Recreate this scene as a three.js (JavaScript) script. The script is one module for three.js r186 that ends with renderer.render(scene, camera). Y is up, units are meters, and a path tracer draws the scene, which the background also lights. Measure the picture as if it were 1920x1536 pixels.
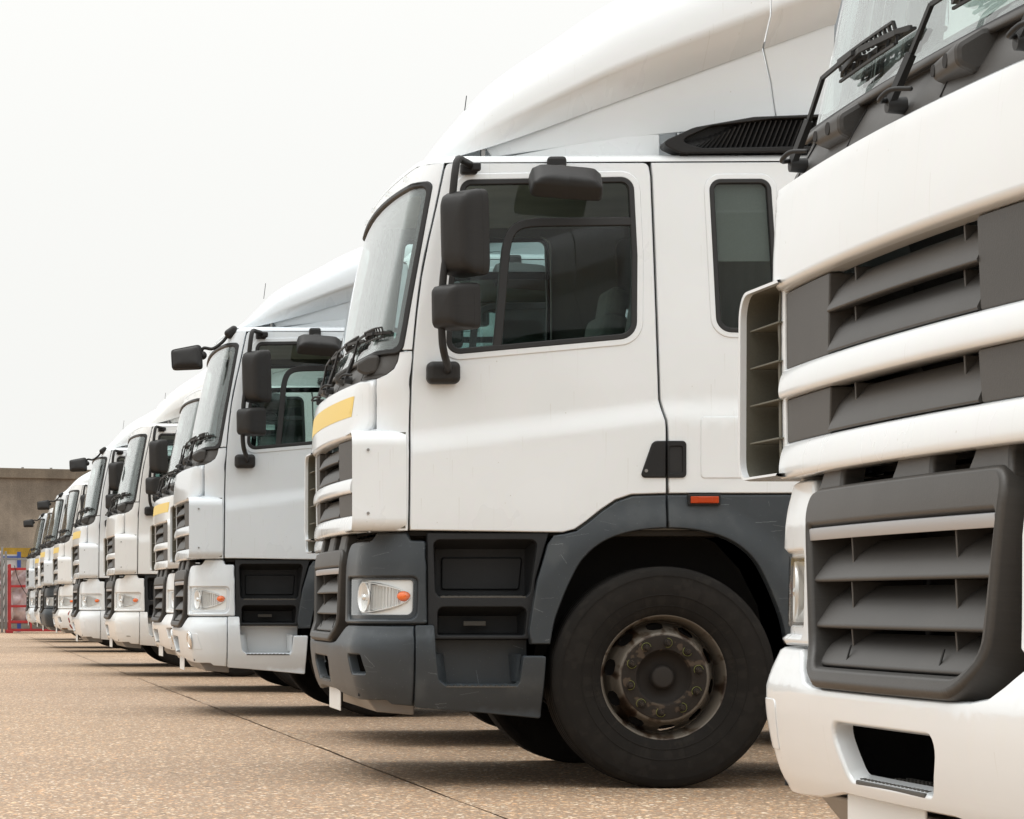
import * as THREE from 'three';
import { mergeGeometries } from 'three/addons/utils/BufferGeometryUtils.js';
import { RoundedBoxGeometry } from 'three/addons/geometries/RoundedBoxGeometry.js';
import { TessellateModifier } from 'three/addons/modifiers/TessellateModifier.js';
import { ImprovedNoise } from 'three/addons/math/ImprovedNoise.js';

// ------------------------------------------------------------------ camera, sky, sun, exposure
const scene = new THREE.Scene();
const FPX = 5373, HOR = 1131, VPX = -110, EYE = 0.872;          // focal length, horizon and vanishing point in photo pixels
const camera = new THREE.PerspectiveCamera(2 * Math.atan(HOR / FPX) * 180 / Math.PI, 4060 / 2262, 0.1, 3000);
camera.position.set(0, EYE, 0);
camera.lookAt(0, EYE, -10);
camera.setViewOffset(4060, 2262, 2030 - VPX, 0, 1920, 1536);    // the photograph is a crop of a wider, level view

const renderer = new THREE.WebGLRenderer({ antialias: true });
renderer.toneMapping = THREE.LinearToneMapping;
renderer.toneMappingExposure = 1.0;
renderer.shadowMap.enabled = true;

const SUN = new THREE.Vector3(-0.42, 0.86, -0.24).normalize();
{ // overcast sky: the standard overcast distribution, zenith about three times the horizon
  const w = 64, h = 256, d = new Float32Array(w * h * 4);
  for (let j = 0; j < h; j++) for (let i = 0; i < w; i++) {
    const el = ((j + 0.5) / h - 0.5) * Math.PI, s = Math.max(0, Math.sin(el));
    const L = 0.91 + 0.15 * s + 0.8 * s * s + 1.3 * s * s * s, k = (j * w + i) * 4;
    d[k] = L; d[k + 1] = L * 1.003; d[k + 2] = L * (0.975 + 0.02 * s); d[k + 3] = 1;
  }
  const t = new THREE.DataTexture(d, w, h, THREE.RGBAFormat, THREE.FloatType);
  t.mapping = THREE.EquirectangularReflectionMapping; t.magFilter = THREE.LinearFilter; t.minFilter = THREE.LinearFilter;
  t.needsUpdate = true;
  scene.background = t; scene.environment = t;
}
const sun = new THREE.DirectionalLight(new THREE.Color(1, 0.985, 0.955), 0.55);
sun.position.copy(SUN).multiplyScalar(80).add(new THREE.Vector3(4, 0, -30));
sun.target.position.set(4, 0, -30); scene.add(sun.target);
sun.castShadow = true; sun.shadow.radius = 30; sun.shadow.mapSize.set(2048, 2048);
Object.assign(sun.shadow.camera, { left: -50, right: 50, top: 50, bottom: -50, near: 1, far: 200 });
scene.add(sun);

// ------------------------------------------------------------------ helpers
let seed = 7;
const rnd = () => { seed = (seed * 1664525 + 1013904223) >>> 0; return seed / 4294967296; };
const noise = new ImprovedNoise();
const { PI, sin, cos, abs, min, max, sqrt, atan, acos, sign } = Math;
const V = (x, y, z) => new THREE.Vector3(x, y, z);
const clamp = (v, a, b) => min(b, max(a, v));
const smooth = t => { t = clamp(t, 0, 1); return t * t * (3 - 2 * t); };
function table(tab) {                                             // smooth curve through a table
  return v => {
    const n = tab.length;
    if (v <= tab[0][0]) return tab[0][1]; if (v >= tab[n - 1][0]) return tab[n - 1][1];
    let i = 0; while (v > tab[i + 1][0]) i++;
    const [x0, y0] = tab[i], [x1, y1] = tab[i + 1], hh = x1 - x0, t = (v - x0) / hh;
    const sl = k => (tab[k + 1][1] - tab[k][1]) / (tab[k + 1][0] - tab[k][0]);
    const s = sl(i), m0 = i > 0 ? (sl(i - 1) * s > 0 ? 2 * sl(i - 1) * s / (sl(i - 1) + s) : 0) : s, m1 = i < n - 2 ? (sl(i + 1) * s > 0 ? 2 * sl(i + 1) * s / (sl(i + 1) + s) : 0) : s;
    const t2 = t * t, t3 = t2 * t;
    return (2 * t3 - 3 * t2 + 1) * y0 + (t3 - 2 * t2 + t) * hh * m0 + (-2 * t3 + 3 * t2) * y1 + (t3 - t2) * hh * m1;
  };
}
function area(p) { let a = 0; for (let i = 0; i < p.length; i++) { const q = p[(i + 1) % p.length]; a += p[i][0] * q[1] - q[0] * p[i][1]; } return a / 2; }
function dens(p, step, closed = true) {
  const o = [], n = p.length;
  for (let i = 0; i < (closed ? n : n - 1); i++) {
    const a = p[i], b = p[(i + 1) % n], k = max(1, Math.ceil(Math.hypot(b[0] - a[0], b[1] - a[1]) / step));
    for (let j = 0; j < k; j++) o.push([a[0] + (b[0] - a[0]) * j / k, a[1] + (b[1] - a[1]) * j / k]);
  }
  if (!closed) o.push(p[n - 1]);
  return o;
}
function rpoly(pts, r0 = 0, seg = 6) {                            // polygon with rounded corners, pts = [x, y, radius?]
  const o = [], n = pts.length;
  for (let i = 0; i < n; i++) {
    const p = pts[i], a = pts[(i + n - 1) % n], b = pts[(i + 1) % n], r = p[2] ?? r0;
    if (r <= 0) { o.push([p[0], p[1]]); continue; }
    let ax = a[0] - p[0], ay = a[1] - p[1], bx = b[0] - p[0], by = b[1] - p[1];
    const la = Math.hypot(ax, ay), lb = Math.hypot(bx, by); ax /= la; ay /= la; bx /= lb; by /= lb;
    const ang = acos(clamp(ax * bx + ay * by, -1, 1)), tl = min(r / Math.tan(ang / 2), la * 0.48, lb * 0.48);
    const s = [p[0] + ax * tl, p[1] + ay * tl], e = [p[0] + bx * tl, p[1] + by * tl];
    for (let k = 0; k <= seg; k++) { const t = k / seg, u = 1 - t; // quadratic corner, near enough to an arc
      const w = 0.75; const A = u * u, B = 2 * u * t * w, C = t * t, S = A + B + C;
      o.push([(A * s[0] + B * p[0] + C * e[0]) / S, (A * s[1] + B * p[1] + C * e[1]) / S]); }
  }
  return o.filter((p, i) => { const q = o[(i + 1) % o.length]; return Math.hypot(p[0] - q[0], p[1] - q[1]) > 1e-5; });
}
function spline(pts, n = 40) { const c = new THREE.SplineCurve(pts.map(p => new THREE.Vector2(...p))); return c.getSpacedPoints(n).map(p => [p.x, p.y]); }
const rrect = (x0, y0, x1, y1, r, seg) => rpoly([[x0, y0], [x1, y0], [x1, y1], [x0, y1]], r, seg);
function inset(p, e) {                                            // moves every edge to its left by e
  const n = p.length, o = [];
  for (let i = 0; i < n; i++) {
    const a = p[(i + n - 1) % n], b = p[i], c = p[(i + 1) % n];
    let d1 = [b[0] - a[0], b[1] - a[1]], d2 = [c[0] - b[0], c[1] - b[1]];
    const l1 = Math.hypot(...d1) || 1, l2 = Math.hypot(...d2) || 1;
    const n1 = [-d1[1] / l1, d1[0] / l1], n2 = [-d2[1] / l2, d2[0] / l2];
    let mx = n1[0] + n2[0], my = n1[1] + n2[1]; const ml = Math.hypot(mx, my) || 1; mx /= ml; my /= ml;
    const k = min(2, 1 / max(0.3, mx * n1[0] + my * n1[1]));
    o.push([b[0] + mx * e * k, b[1] + my * e * k]);
  }
  return o;
}
function G(pos, nor, uv, idx) {
  const g = new THREE.BufferGeometry();
  g.setAttribute('position', new THREE.Float32BufferAttribute(pos, 3));
  g.setAttribute('normal', new THREE.Float32BufferAttribute(nor, 3));
  g.setAttribute('uv', new THREE.Float32BufferAttribute(uv, 2));
  g.setIndex(idx);
  return g;
}
function frame(map, u, v) {                                       // point, normal and tangents of a surface
  const e = 0.002, p = map(u, v), a = map(u + e, v), b = map(u - e, v), c = map(u, v + e), d = map(u, v - e);
  const du = a.sub(b), dv = c.sub(d), n = du.clone().cross(dv).normalize();
  return { p, n, du: du.normalize(), dv: dv.normalize() };
}
// a sheet of metal, plastic or glass: an outline with holes on a curved surface, edges bevelled, with thickness
function panel(outline, holes, map, o = {}) {
  const e = o.bevel ?? 0.004, th = o.th ?? 0.02, res = o.res ?? 0.09, off = o.off ?? 0;
  if (area(outline) < 0) outline = outline.slice().reverse();
  holes = holes.map(h => area(h) > 0 ? h.slice().reverse() : h);
  const cs = [outline, ...holes].map(c => dens(c, res * 0.8));
  const ins = cs.map(c => e > 0 ? inset(c, e) : c);
  const sh = new THREE.Shape(ins[0].map(p => new THREE.Vector2(...p)));
  ins.slice(1).forEach(c => sh.holes.push(new THREE.Path(c.map(p => new THREE.Vector2(...p)))));
  let g = new TessellateModifier(res, 14).modify(new THREE.ShapeGeometry(sh));
  const P = g.attributes.position, pos = [], nor = [], uv = [], idx = [], key = new Map();
  for (let i = 0; i < P.count; i++) {
    const u = P.getX(i), v = P.getY(i), k = Math.round(u * 2e5) + '_' + Math.round(v * 2e5);
    let id = key.get(k);
    if (id === undefined) {
      id = pos.length / 3; key.set(k, id);
      const f = frame(map, u, v), q = f.p.addScaledVector(f.n, off);
      pos.push(q.x, q.y, q.z); nor.push(f.n.x, f.n.y, f.n.z); uv.push(u, v);
    }
    idx.push(id);
  }
  const tri = []; for (let i = 0; i < idx.length; i += 3) if (idx[i] !== idx[i + 1] && idx[i + 1] !== idx[i + 2] && idx[i] !== idx[i + 2]) tri.push(idx[i], idx[i + 1], idx[i + 2]);
  cs.forEach((c, ci) => {
    const n = c.length, inn = ins[ci], base = pos.length / 3;
    for (let i = 0; i <= n; i++) {
      const j = i % n, a = c[(j + n - 1) % n], b = c[(j + 1) % n];
      const fi = frame(map, inn[j][0], inn[j][1]), fo = frame(map, c[j][0], c[j][1]);
      let tx = b[1] - a[1], ty = -(b[0] - a[0]); const l = Math.hypot(tx, ty) || 1; tx /= l; ty /= l;
      const lat = fo.du.clone().multiplyScalar(tx).addScaledVector(fo.dv, ty).normalize();
      const p0 = fi.p.addScaledVector(fi.n, off), p1 = fo.p.clone().addScaledVector(fo.n, off - e), p2 = fo.p.clone().addScaledVector(fo.n, off - th);
      for (const [p, m] of [[p0, fi.n], [p1, lat], [p1, lat], [p2, lat]]) { pos.push(p.x, p.y, p.z); nor.push(m.x, m.y, m.z); uv.push(c[j][0], c[j][1]); }
      if (i < n) { const k = base + i * 4;
        if (e > 0) tri.push(k, k + 1, k + 5, k, k + 5, k + 4);
        if (th > e) tri.push(k + 2, k + 3, k + 7, k + 2, k + 7, k + 6); }
    }
  });
  return G(pos, nor, uv, tri);
}
function finish(g) { if (!g.attributes.uv) { const n = g.attributes.position.count; g.setAttribute('uv', new THREE.Float32BufferAttribute(new Float32Array(n * 2), 2)); } for (const k of Object.keys(g.attributes)) if (!['position', 'normal', 'uv'].includes(k)) g.deleteAttribute(k); return g; }
function merge(list) {
  list = list.map(g => { g = finish(g); if (!g.index) { const n = g.attributes.position.count; g.setIndex([...Array(n).keys()]); } return g; });
  return list.length === 1 ? list[0] : mergeGeometries(list);
}
function mir(g) {                                                 // mirror across the truck's centre plane
  const q = g.clone(), P = q.attributes.position, N = q.attributes.normal;
  for (let i = 0; i < P.count; i++) { P.setZ(i, -P.getZ(i)); N.setZ(i, -N.getZ(i)); }
  if (!q.index) q.setIndex([...Array(P.count).keys()]);
  const I = q.index.array; for (let i = 0; i < I.length; i += 3) { const t = I[i]; I[i] = I[i + 1]; I[i + 1] = t; }
  return q;
}
function worldUV(g, s = 1) {                                      // box-mapped uv in metres
  g = g.index ? g.toNonIndexed() : g; const P = g.attributes.position, N = g.attributes.normal, uv = [];
  for (let i = 0; i < P.count; i++) { const x = abs(N.getX(i)), y = abs(N.getY(i)), z = abs(N.getZ(i));
    if (x >= y && x >= z) uv.push(P.getZ(i) * s, P.getY(i) * s); else if (y >= z) uv.push(P.getX(i) * s, P.getZ(i) * s); else uv.push(P.getX(i) * s, P.getY(i) * s); }
  g.setAttribute('uv', new THREE.Float32BufferAttribute(uv, 2)); return g;
}
function box(x0, x1, y0, y1, z0, z1, r = 0.004, seg = 2) {
  const w = x1 - x0, h = y1 - y0, d = z1 - z0;
  const g = r > 0 ? new RoundedBoxGeometry(w, h, d, seg, min(r, w / 2.01, h / 2.01, d / 2.01)) : new THREE.BoxGeometry(w, h, d);
  g.translate((x0 + x1) / 2, (y0 + y1) / 2, (z0 + z1) / 2); return worldUV(g);
}
function rbox(w, h, d, r, m, seg = 3) { const g = worldUV(new RoundedBoxGeometry(w, h, d, seg, r)); g.applyMatrix4(m); return g; }
const M4 = (x, y, z, rx = 0, ry = 0, rz = 0, s = 1) => new THREE.Matrix4().compose(V(x, y, z), new THREE.Quaternion().setFromEuler(new THREE.Euler(rx, ry, rz, 'YXZ')), V(s, s, s));
function tube(pts, r, seg = 24, rs = 8, tension = 0.5) {
  const c = new THREE.CatmullRomCurve3(pts.map(p => V(...p)), false, 'centripetal', tension);
  const g = new THREE.TubeGeometry(c, seg, r, rs, false), parts = [g];
  for (const t of [0, 1]) { const s = new THREE.SphereGeometry(r, rs, 4); const p = c.getPoint(t); s.translate(p.x, p.y, p.z); parts.push(s); }
  return merge(parts);
}
function bar(a, b, w, h) {                                        // a box from a to b
  const A = V(...a), B = V(...b), d = B.clone().sub(A), l = d.length();
  const g = new THREE.BoxGeometry(w, h, l); const q = new THREE.Quaternion().setFromUnitVectors(V(0, 0, 1), d.normalize());
  g.applyMatrix4(new THREE.Matrix4().compose(A.add(B).multiplyScalar(0.5), q, V(1, 1, 1))); return worldUV(g);
}
function prism(poly, z0, z1, bevel = 0.003) {                     // polygon in x-y, extruded along z
  if (area(poly) < 0) poly = poly.slice().reverse();
  const g = new THREE.ExtrudeGeometry(new THREE.Shape(poly.map(p => new THREE.Vector2(...p))), { depth: z1 - z0 - 2 * bevel, bevelEnabled: bevel > 0, bevelSize: bevel, bevelThickness: bevel, bevelOffset: -bevel, bevelSegments: 2, curveSegments: 6 });
  g.translate(0, 0, z0 + bevel); return worldUV(g);
}
// a profile [normal offset, height] carried along a surface's u direction; both ends closed
function sweep(prof, map, u0, u1, n, base) {
  const pos = [], nor = [], uv = [], idx = [], m = prof.length;
  const pn = prof.map((p, i) => { const a = prof[(i + m - 1) % m], b = prof[(i + 1) % m]; const l = Math.hypot(b[0] - a[0], b[1] - a[1]) || 1; return [(b[1] - a[1]) / l, -(b[0] - a[0]) / l]; });
  const sgn = area(prof) > 0 ? 1 : -1;
  for (let i = 0; i <= n; i++) {
    const u = u0 + (u1 - u0) * i / n, f = frame(map, u, base), N = V(f.n.x, 0, f.n.z).normalize();
    for (let j = 0; j <= m; j++) { const k = j % m, p = prof[k];
      const q = f.p.clone().addScaledVector(N, p[0]); q.y = p[1];
      const w = N.clone().multiplyScalar(sgn * pn[k][0]); w.y = sgn * pn[k][1];
      pos.push(q.x, q.y, q.z); nor.push(w.x, w.y, w.z); uv.push(u, p[1] + 0.5 * p[0]); }
  }
  for (let i = 0; i < n; i++) for (let j = 0; j < m; j++) { const a = i * (m + 1) + j, b = a + m + 1; if (sgn > 0) idx.push(a, b, b + 1, a, b + 1, a + 1); else idx.push(a, b + 1, b, a, a + 1, b + 1); }
  for (const i of [0, n]) { const s = pos.length / 3, f = frame(map, i ? u1 : u0, base), t = f.du.multiplyScalar(i ? 1 : -1);
    for (let j = 0; j < m; j++) { const k = (i * (m + 1) + j) * 3; pos.push(pos[k], pos[k + 1], pos[k + 2]); nor.push(t.x, t.y, t.z); uv.push(0, 0); }
    const tr = THREE.ShapeUtils.triangulateShape(prof.map(p => new THREE.Vector2(...p)), []); for (const q of tr) { const [A, B, C] = q.map(k => V(pos[(s + k) * 3], pos[(s + k) * 3 + 1], pos[(s + k) * 3 + 2])), d = B.sub(A).cross(C.sub(A)).dot(t); if (d > 0) idx.push(s + q[0], s + q[1], s + q[2]); else idx.push(s + q[0], s + q[2], s + q[1]); } }
  return G(pos, nor, uv, idx);
}
function lathe(pts, seg = 48) { return new THREE.LatheGeometry(pts.map(p => new THREE.Vector2(...p)), seg); }

const used = new Map();
function numbered(n) { const k = used.get(n) ?? 0; used.set(n, k + 1); return k ? `${n}_${String(k).padStart(3, '0')}` : n; }
function mesh(name, g, m, parent) {
  const o = new THREE.Mesh(Array.isArray(g) ? merge(g) : finish(g), m); o.name = name; o.castShadow = o.receiveShadow = true; parent.add(o); return o;
}
function group(name, parent) { const o = new THREE.Group(); o.name = name; parent.add(o); return o; }
function thing(name, label, category, grp) { const o = group(numbered(name), scene); o.userData = { label, category }; if (grp) o.userData.group = grp; return o; }
function struct(name, g, m) { const o = mesh(numbered(name), g, m, scene); o.userData.kind = 'structure'; return o; }

// ------------------------------------------------------------------ textures and materials
function dataTex(w, h, fn, srgb = true) {
  const d = new Uint8Array(w * h * 4);
  for (let j = 0; j < h; j++) for (let i = 0; i < w; i++) { const c = fn(i, j), k = (j * w + i) * 4; d[k] = clamp(c[0], 0, 1) * 255; d[k + 1] = clamp(c[1], 0, 1) * 255; d[k + 2] = clamp(c[2], 0, 1) * 255; d[k + 3] = 255; }
  const t = new THREE.DataTexture(d, w, h); t.wrapS = t.wrapT = THREE.RepeatWrapping; t.magFilter = THREE.LinearFilter; t.minFilter = THREE.LinearMipmapLinearFilter; t.generateMipmaps = true; t.anisotropy = 8;
  if (srgb) t.colorSpace = THREE.SRGBColorSpace; t.needsUpdate = true; return t;
}
function tileNoise(x, y, p, oct = 4) { let a = 0, s = 1, n = 0; for (let o = 0; o < oct; o++) { const q = p << o; a += s * hashNoise(x * q, y * q, q, o); n += s; s *= 0.5; } return a / n; }
function hash(i, j, k) { let h = Math.imul(i, 374761393) + Math.imul(j, 668265263) + Math.imul(k, 974711); h = Math.imul(h ^ (h >>> 13), 1274126177); return ((h ^ (h >>> 16)) >>> 0) / 4294967296; }
function hashNoise(x, y, p, k) { const i = Math.floor(x), j = Math.floor(y), u = smooth(x - i), v = smooth(y - j), m = a => ((a % p) + p) % p;
  const a = hash(m(i), m(j), k), b = hash(m(i + 1), m(j), k), c = hash(m(i), m(j + 1), k), d = hash(m(i + 1), m(j + 1), k); return a + (b - a) * u + (c - a) * v + (a - b - c + d) * u * v; }

// paint: fine dust film in blotches, tiny chips and insect specks
const paintTex = (() => {
  const n = 512, sp = new Float32Array(n * n).fill(1);
  let s = seed; seed = 91;
  for (let k = 0; k < 26; k++) { const x = rnd() * n | 0, y = rnd() * n | 0, r = 0.2 + rnd() * 0.35, a = 0.06 + rnd() * 0.22; for (let j = -2; j <= 2; j++) for (let i = -2; i <= 2; i++) if (i * i + j * j <= r * r) sp[((y + j + n) % n) * n + (x + i + n) % n] *= 1 - a; }
  for (let k = 0; k < 60; k++) { const x = rnd() * n | 0, y = rnd() * n | 0, l = 10 + rnd() * 60 | 0, a = 0.02 + rnd() * 0.04; for (let j = 0; j < l; j++) sp[((y - j + n) % n) * n + (x + (j * 0.03 * (k % 3 - 1) | 0) + n) % n] *= 1 - a * (1 - j / l); }
  seed = s;
  return dataTex(n, n, (i, j) => { const v = tileNoise(i / n, j / n, 4, 5), f = (0.982 + 0.018 * smooth((v - 0.15) * 1.4)) * sp[j * n + i], w = 1 - f; return [1 - w * 0.9, 1 - w, 1 - w * 1.2]; });
})();
paintTex.repeat.set(0.55, 0.55);
const paintRough = dataTex(256, 256, (i, j) => { const v = tileNoise(i / 256, j / 256, 4, 5); const r = 0.55 + 0.45 * v; return [r, r, r]; }, false); paintRough.repeat.set(0.8, 0.8);
const grainTex = dataTex(256, 256, (i, j) => { const v = hash(i, j, 5) * 0.6 + tileNoise(i / 256, j / 256, 64, 1) * 0.4; return [v, v, v]; }, false); grainTex.repeat.set(6, 6);
const plasticTex = dataTex(256, 256, (i, j) => { const v = 0.82 + 0.18 * tileNoise(i / 256, j / 256, 3, 5) + 0.05 * (hash(i, j, 3) - 0.5); return [v, v * 0.995, v * 0.98]; }); plasticTex.repeat.set(1.3, 1.3);

// charcoal bumper plastic: dust in blotches, pale scratches
const charTex = (() => {
  const n = 512, sc = new Float32Array(n * n); const s0 = seed; seed = 333;
  for (let k = 0; k < 70; k++) { let x = rnd() * n, y = rnd() * n; const a = (rnd() < 0.75 ? (rnd() - 0.5) * 0.5 : rnd() * 3), l = 6 + rnd() * 45, w = 0.1 + rnd() * 0.35; for (let j = 0; j < l; j++) { x += cos(a); y += sin(a); sc[(((y | 0) + n) % n) * n + ((x | 0) + n) % n] += w * (0.4 + 0.6 * rnd()); } }
  for (let k = 0; k < 500; k++) sc[rnd() * n * n | 0] += rnd() * 0.35;
  seed = s0;
  return dataTex(n, n, (i, j) => { const u = i / n, v = j / n, t = 0.9 + 0.2 * tileNoise(u, v, 5, 5), d = smooth((tileNoise(u, v, 7, 5) - 0.52) * 4) * 0.045, q = min(0.35, sc[j * n + i]); return [0.208 * t + d + q * 0.75, 0.232 * t + d * 0.9 + q * 0.75, 0.250 * t + d * 0.75 + q * 0.72]; });
})(); charTex.repeat.set(0.9, 0.9);
const std = (r, g, b, o = {}) => new THREE.MeshStandardMaterial({ color: new THREE.Color().setRGB(r, g, b), roughness: 0.6, ...o });
const phy = (r, g, b, o = {}) => new THREE.MeshPhysicalMaterial({ color: new THREE.Color().setRGB(r, g, b), roughness: 0.5, ...o });
const paint = (r, g, b) => phy(r, g, b, { roughness: 0.42, clearcoat: 0.7, clearcoatRoughness: 0.09, map: paintTex, roughnessMap: paintRough });
const PAINT = { warm: paint(0.79, 0.825, 0.845), cool: paint(0.68, 0.73, 0.765), cream: paint(0.775, 0.785, 0.775) };
const M = {
  darkPaint: phy(1, 1, 1, { roughness: 0.45, specularIntensity: 0.8, clearcoat: 0.12, clearcoatRoughness: 0.3, map: charTex, bumpMap: grainTex, bumpScale: 0.0002 }),
  grille: std(0.062, 0.059, 0.056, { roughness: 0.5, map: plasticTex, bumpMap: grainTex, bumpScale: 0.0003 }),
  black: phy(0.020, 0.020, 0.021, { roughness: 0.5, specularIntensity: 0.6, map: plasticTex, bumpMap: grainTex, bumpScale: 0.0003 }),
  mirrorBody: phy(0.024, 0.0235, 0.0235, { roughness: 0.5, specularIntensity: 0.6, map: plasticTex, bumpMap: grainTex, bumpScale: 0.0004 }),
  duct: std(0.13, 0.125, 0.098, { roughness: 0.7, map: plasticTex }),
  step: phy(0.022, 0.024, 0.027, { roughness: 0.6, specularIntensity: 0.6, map: plasticTex, bumpMap: grainTex, bumpScale: 0.0004 }),  // dark plastic, its colour deepened to carry the shade of the step wells
  rubber: std(0.014, 0.014, 0.014, { roughness: 0.55 }),
  void: phy(0.022, 0.022, 0.022, { roughness: 0.9 }),
  liner: phy(0.024, 0.023, 0.022, { roughness: 0.9 }),
  glass: phy(0.80, 0.90, 0.88, { roughness: 0.0, transmission: 1, thickness: 0, ior: 1.5 }),
  innerScreen: phy(0.93, 0.985, 0.97, { roughness: 0.01, transmission: 1, thickness: 0, ior: 1.8 }),
  screen: phy(0.93, 0.985, 0.97, { roughness: 0.01, transmission: 1, thickness: 0, ior: 1.8 }),
  tint: phy(0.64, 0.75, 0.73, { roughness: 0.0, transmission: 1, thickness: 0, ior: 1.45, specularIntensity: 0.8 }),
  tint2: phy(0.54, 0.61, 0.595, { roughness: 0.0, transmission: 1, thickness: 0, ior: 1.45, specularIntensity: 0.8 }),
  lens: phy(0.96, 0.97, 0.97, { roughness: 0.03, transmission: 1, thickness: 0, ior: 1.5 }),
  chrome: std(0.80, 0.80, 0.79, { metalness: 1, roughness: 0.16 }),
  satin: std(0.90, 0.895, 0.88, { metalness: 0.75, roughness: 0.3 }),
  mirrorGlass: std(0.7, 0.7, 0.7, { metalness: 1, roughness: 0.03 }),
  silver: std(0.42, 0.42, 0.43, { metalness: 0.5, roughness: 0.4 }),
  orange: phy(0.85, 0.16, 0.02, { roughness: 0.2, clearcoat: 1 }),
  redOrange: phy(0.42, 0.045, 0.004, { roughness: 0.3, specularIntensity: 0.7 }),
  steel: std(0.30, 0.29, 0.28, { metalness: 0.8, roughness: 0.45 }),
  chassis: std(0.035, 0.033, 0.03, { roughness: 0.75, map: plasticTex }),
  yellow: std(0.80, 0.58, 0.14, { roughness: 0.45 }),
  plate: std(0.72, 0.72, 0.70, { roughness: 0.4, map: paintTex }),
  windowSheet: std(0.30, 0.305, 0.30, { roughness: 0.9, map: plasticTex }),  // grey of the sheet added behind the sleeper glass to lighten it
  trim: std(0.40, 0.40, 0.385, { roughness: 0.85, map: plasticTex }),
  trimDark: std(0.19, 0.195, 0.19, { roughness: 0.85, map: plasticTex }),
  seat: std(0.20, 0.225, 0.215, { roughness: 0.95, map: plasticTex }),
  tread: std(0.085, 0.08, 0.072, { roughness: 0.7, map: plasticTex }),
};
// wheels: dusty rubber, rusty painted steel
M.tyre = phy(0.0165, 0.0145, 0.0125, { specularIntensity: 0.4, roughness: 0.85, map: dataTex(256, 256, (i, j) => { const a = i / 256, b = j / 256, v = 0.72 + 0.3 * tileNoise(a, b, 6, 5); const st = smooth((tileNoise(a, b, 20, 3) - 0.55) * 4) * 0.3; return [v + st, v + st * 0.9, v + st * 0.75]; }), bumpMap: grainTex, bumpScale: 0.0006 });
M.rim = std(0.15, 0.13, 0.105, { roughness: 0.5, metalness: 0.15, map: dataTex(256, 256, (i, j) => { const r = tileNoise(i / 256, j / 256, 8, 5), f = smooth((r - 0.46) * 5), g = 0.8 + 0.2 * tileNoise(i / 256, j / 256, 3, 3); return [g * (1 - 0.55 * f), g * (1 - 0.66 * f), g * (1 - 0.76 * f)]; }) });
M.hub = std(0.062, 0.043, 0.028, { roughness: 0.85, map: dataTex(256, 256, (i, j) => { const r = tileNoise(i / 256, j / 256, 10, 5), f = smooth((r - 0.56) * 9); return [0.5 + 0.6 * f, 0.48 + 0.6 * f, 0.45 + 0.6 * f]; }), bumpMap: grainTex, bumpScale: 0.0008 });
M.rust = std(0.20, 0.10, 0.03, { roughness: 0.9 }); M.rustRed = std(0.26, 0.03, 0.015, { roughness: 0.8 }); M.scuff = std(0.33, 0.31, 0.28, { roughness: 0.9 });
M.hubDark = phy(0.028, 0.024, 0.021, { roughness: 0.75, specularIntensity: 0.5 });
M.nutMark = std(0.17, 0.18, 0.045, { roughness: 0.7 });

// ------------------------------------------------------------------ the truck's skins (x back from the nose, y up, z to the near side)
function skin(XF, RR, ZS, bow) {
  const memo = new Map();
  const cor = h => {
    const k = Math.round(h * 4000); let c = memo.get(k); if (c) return c;
    const xf = XF(h), r = RR(h), zs = ZS(0.35, h); let zc = zs - r, a0 = 0;
    for (let i = 0; i < 4; i++) { a0 = atan(2 * bow * zc); zc = zs - r * (1 - sin(a0)); }
    const xA = xf + bow * zc * zc, uE = zc + r * (PI / 2 - a0), xs = xA + r * cos(a0);
    c = { xf, r, zs, zc, a0, xA, uE, xs }; memo.set(k, c); return c;
  };
  const front = (u, h) => {
    const c = cor(h), a = abs(u), s = u < 0 ? -1 : 1;
    if (a <= c.zc) return V(c.xf + bow * a * a, h, u);
    if (a <= c.uE) { const f = c.a0 + (a - c.zc) / c.r; return V(c.xA + c.r * (cos(c.a0) - cos(f)), h, s * (c.zc + c.r * (sin(f) - sin(c.a0)))); }
    const x = c.xs + a - c.uE; return V(x, h, s * (ZS(x, h) + c.zs - ZS(0.35, h)));
  };
  const uOf = (x, h) => { const c = cor(h); if (x >= c.xs) return c.uE + x - c.xs; if (x <= c.xA) return sqrt(max(0, (x - c.xf) / bow)); return c.zc + c.r * (acos(clamp(cos(c.a0) - (x - c.xA) / c.r, -1, 1)) - c.a0); };
  const side = (x, h) => { const c = cor(h); let z; if (x >= c.xs) z = ZS(x, h); else if (x <= c.xA) z = sqrt(max(0, (x - c.xf) / bow)); else { const q = clamp(cos(c.a0) - (x - c.xA) / c.r, -1, 1); z = c.zc + c.r * (sqrt(1 - q * q) - sin(c.a0)); } return V(x, h, z); };
  return { front, side, uOf, cor };
}
const crease = x => x < 1.43 ? 1.665 + (x - 0.28) * 0.125 : 1.815;
const cabZ = (x, h) => { let z = 1.15; if (h > 1.9) z -= 0.022 * (h - 1.9) + 0.012 * (h - 1.9) ** 2; z += 0.024 * (1 - smooth((h - crease(x) + 0.10) / 0.13)); if (h < 1.34) z -= 0.12 * (1.34 - h) ** 2; return z; };
const CAB = skin(table([[1.1, 0.02], [1.3, 0.004], [1.7, 0.0], [1.88, 0.012], [1.95, 0.03], [2.05, 0.082], [2.15, 0.106], [2.5, 0.178], [2.87, 0.265], [2.95, 0.29], [3.05, 0.33]]), h => 0.25 - 0.08 * smooth((h - 1.75) / 0.3), cabZ, 0.045);
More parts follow.
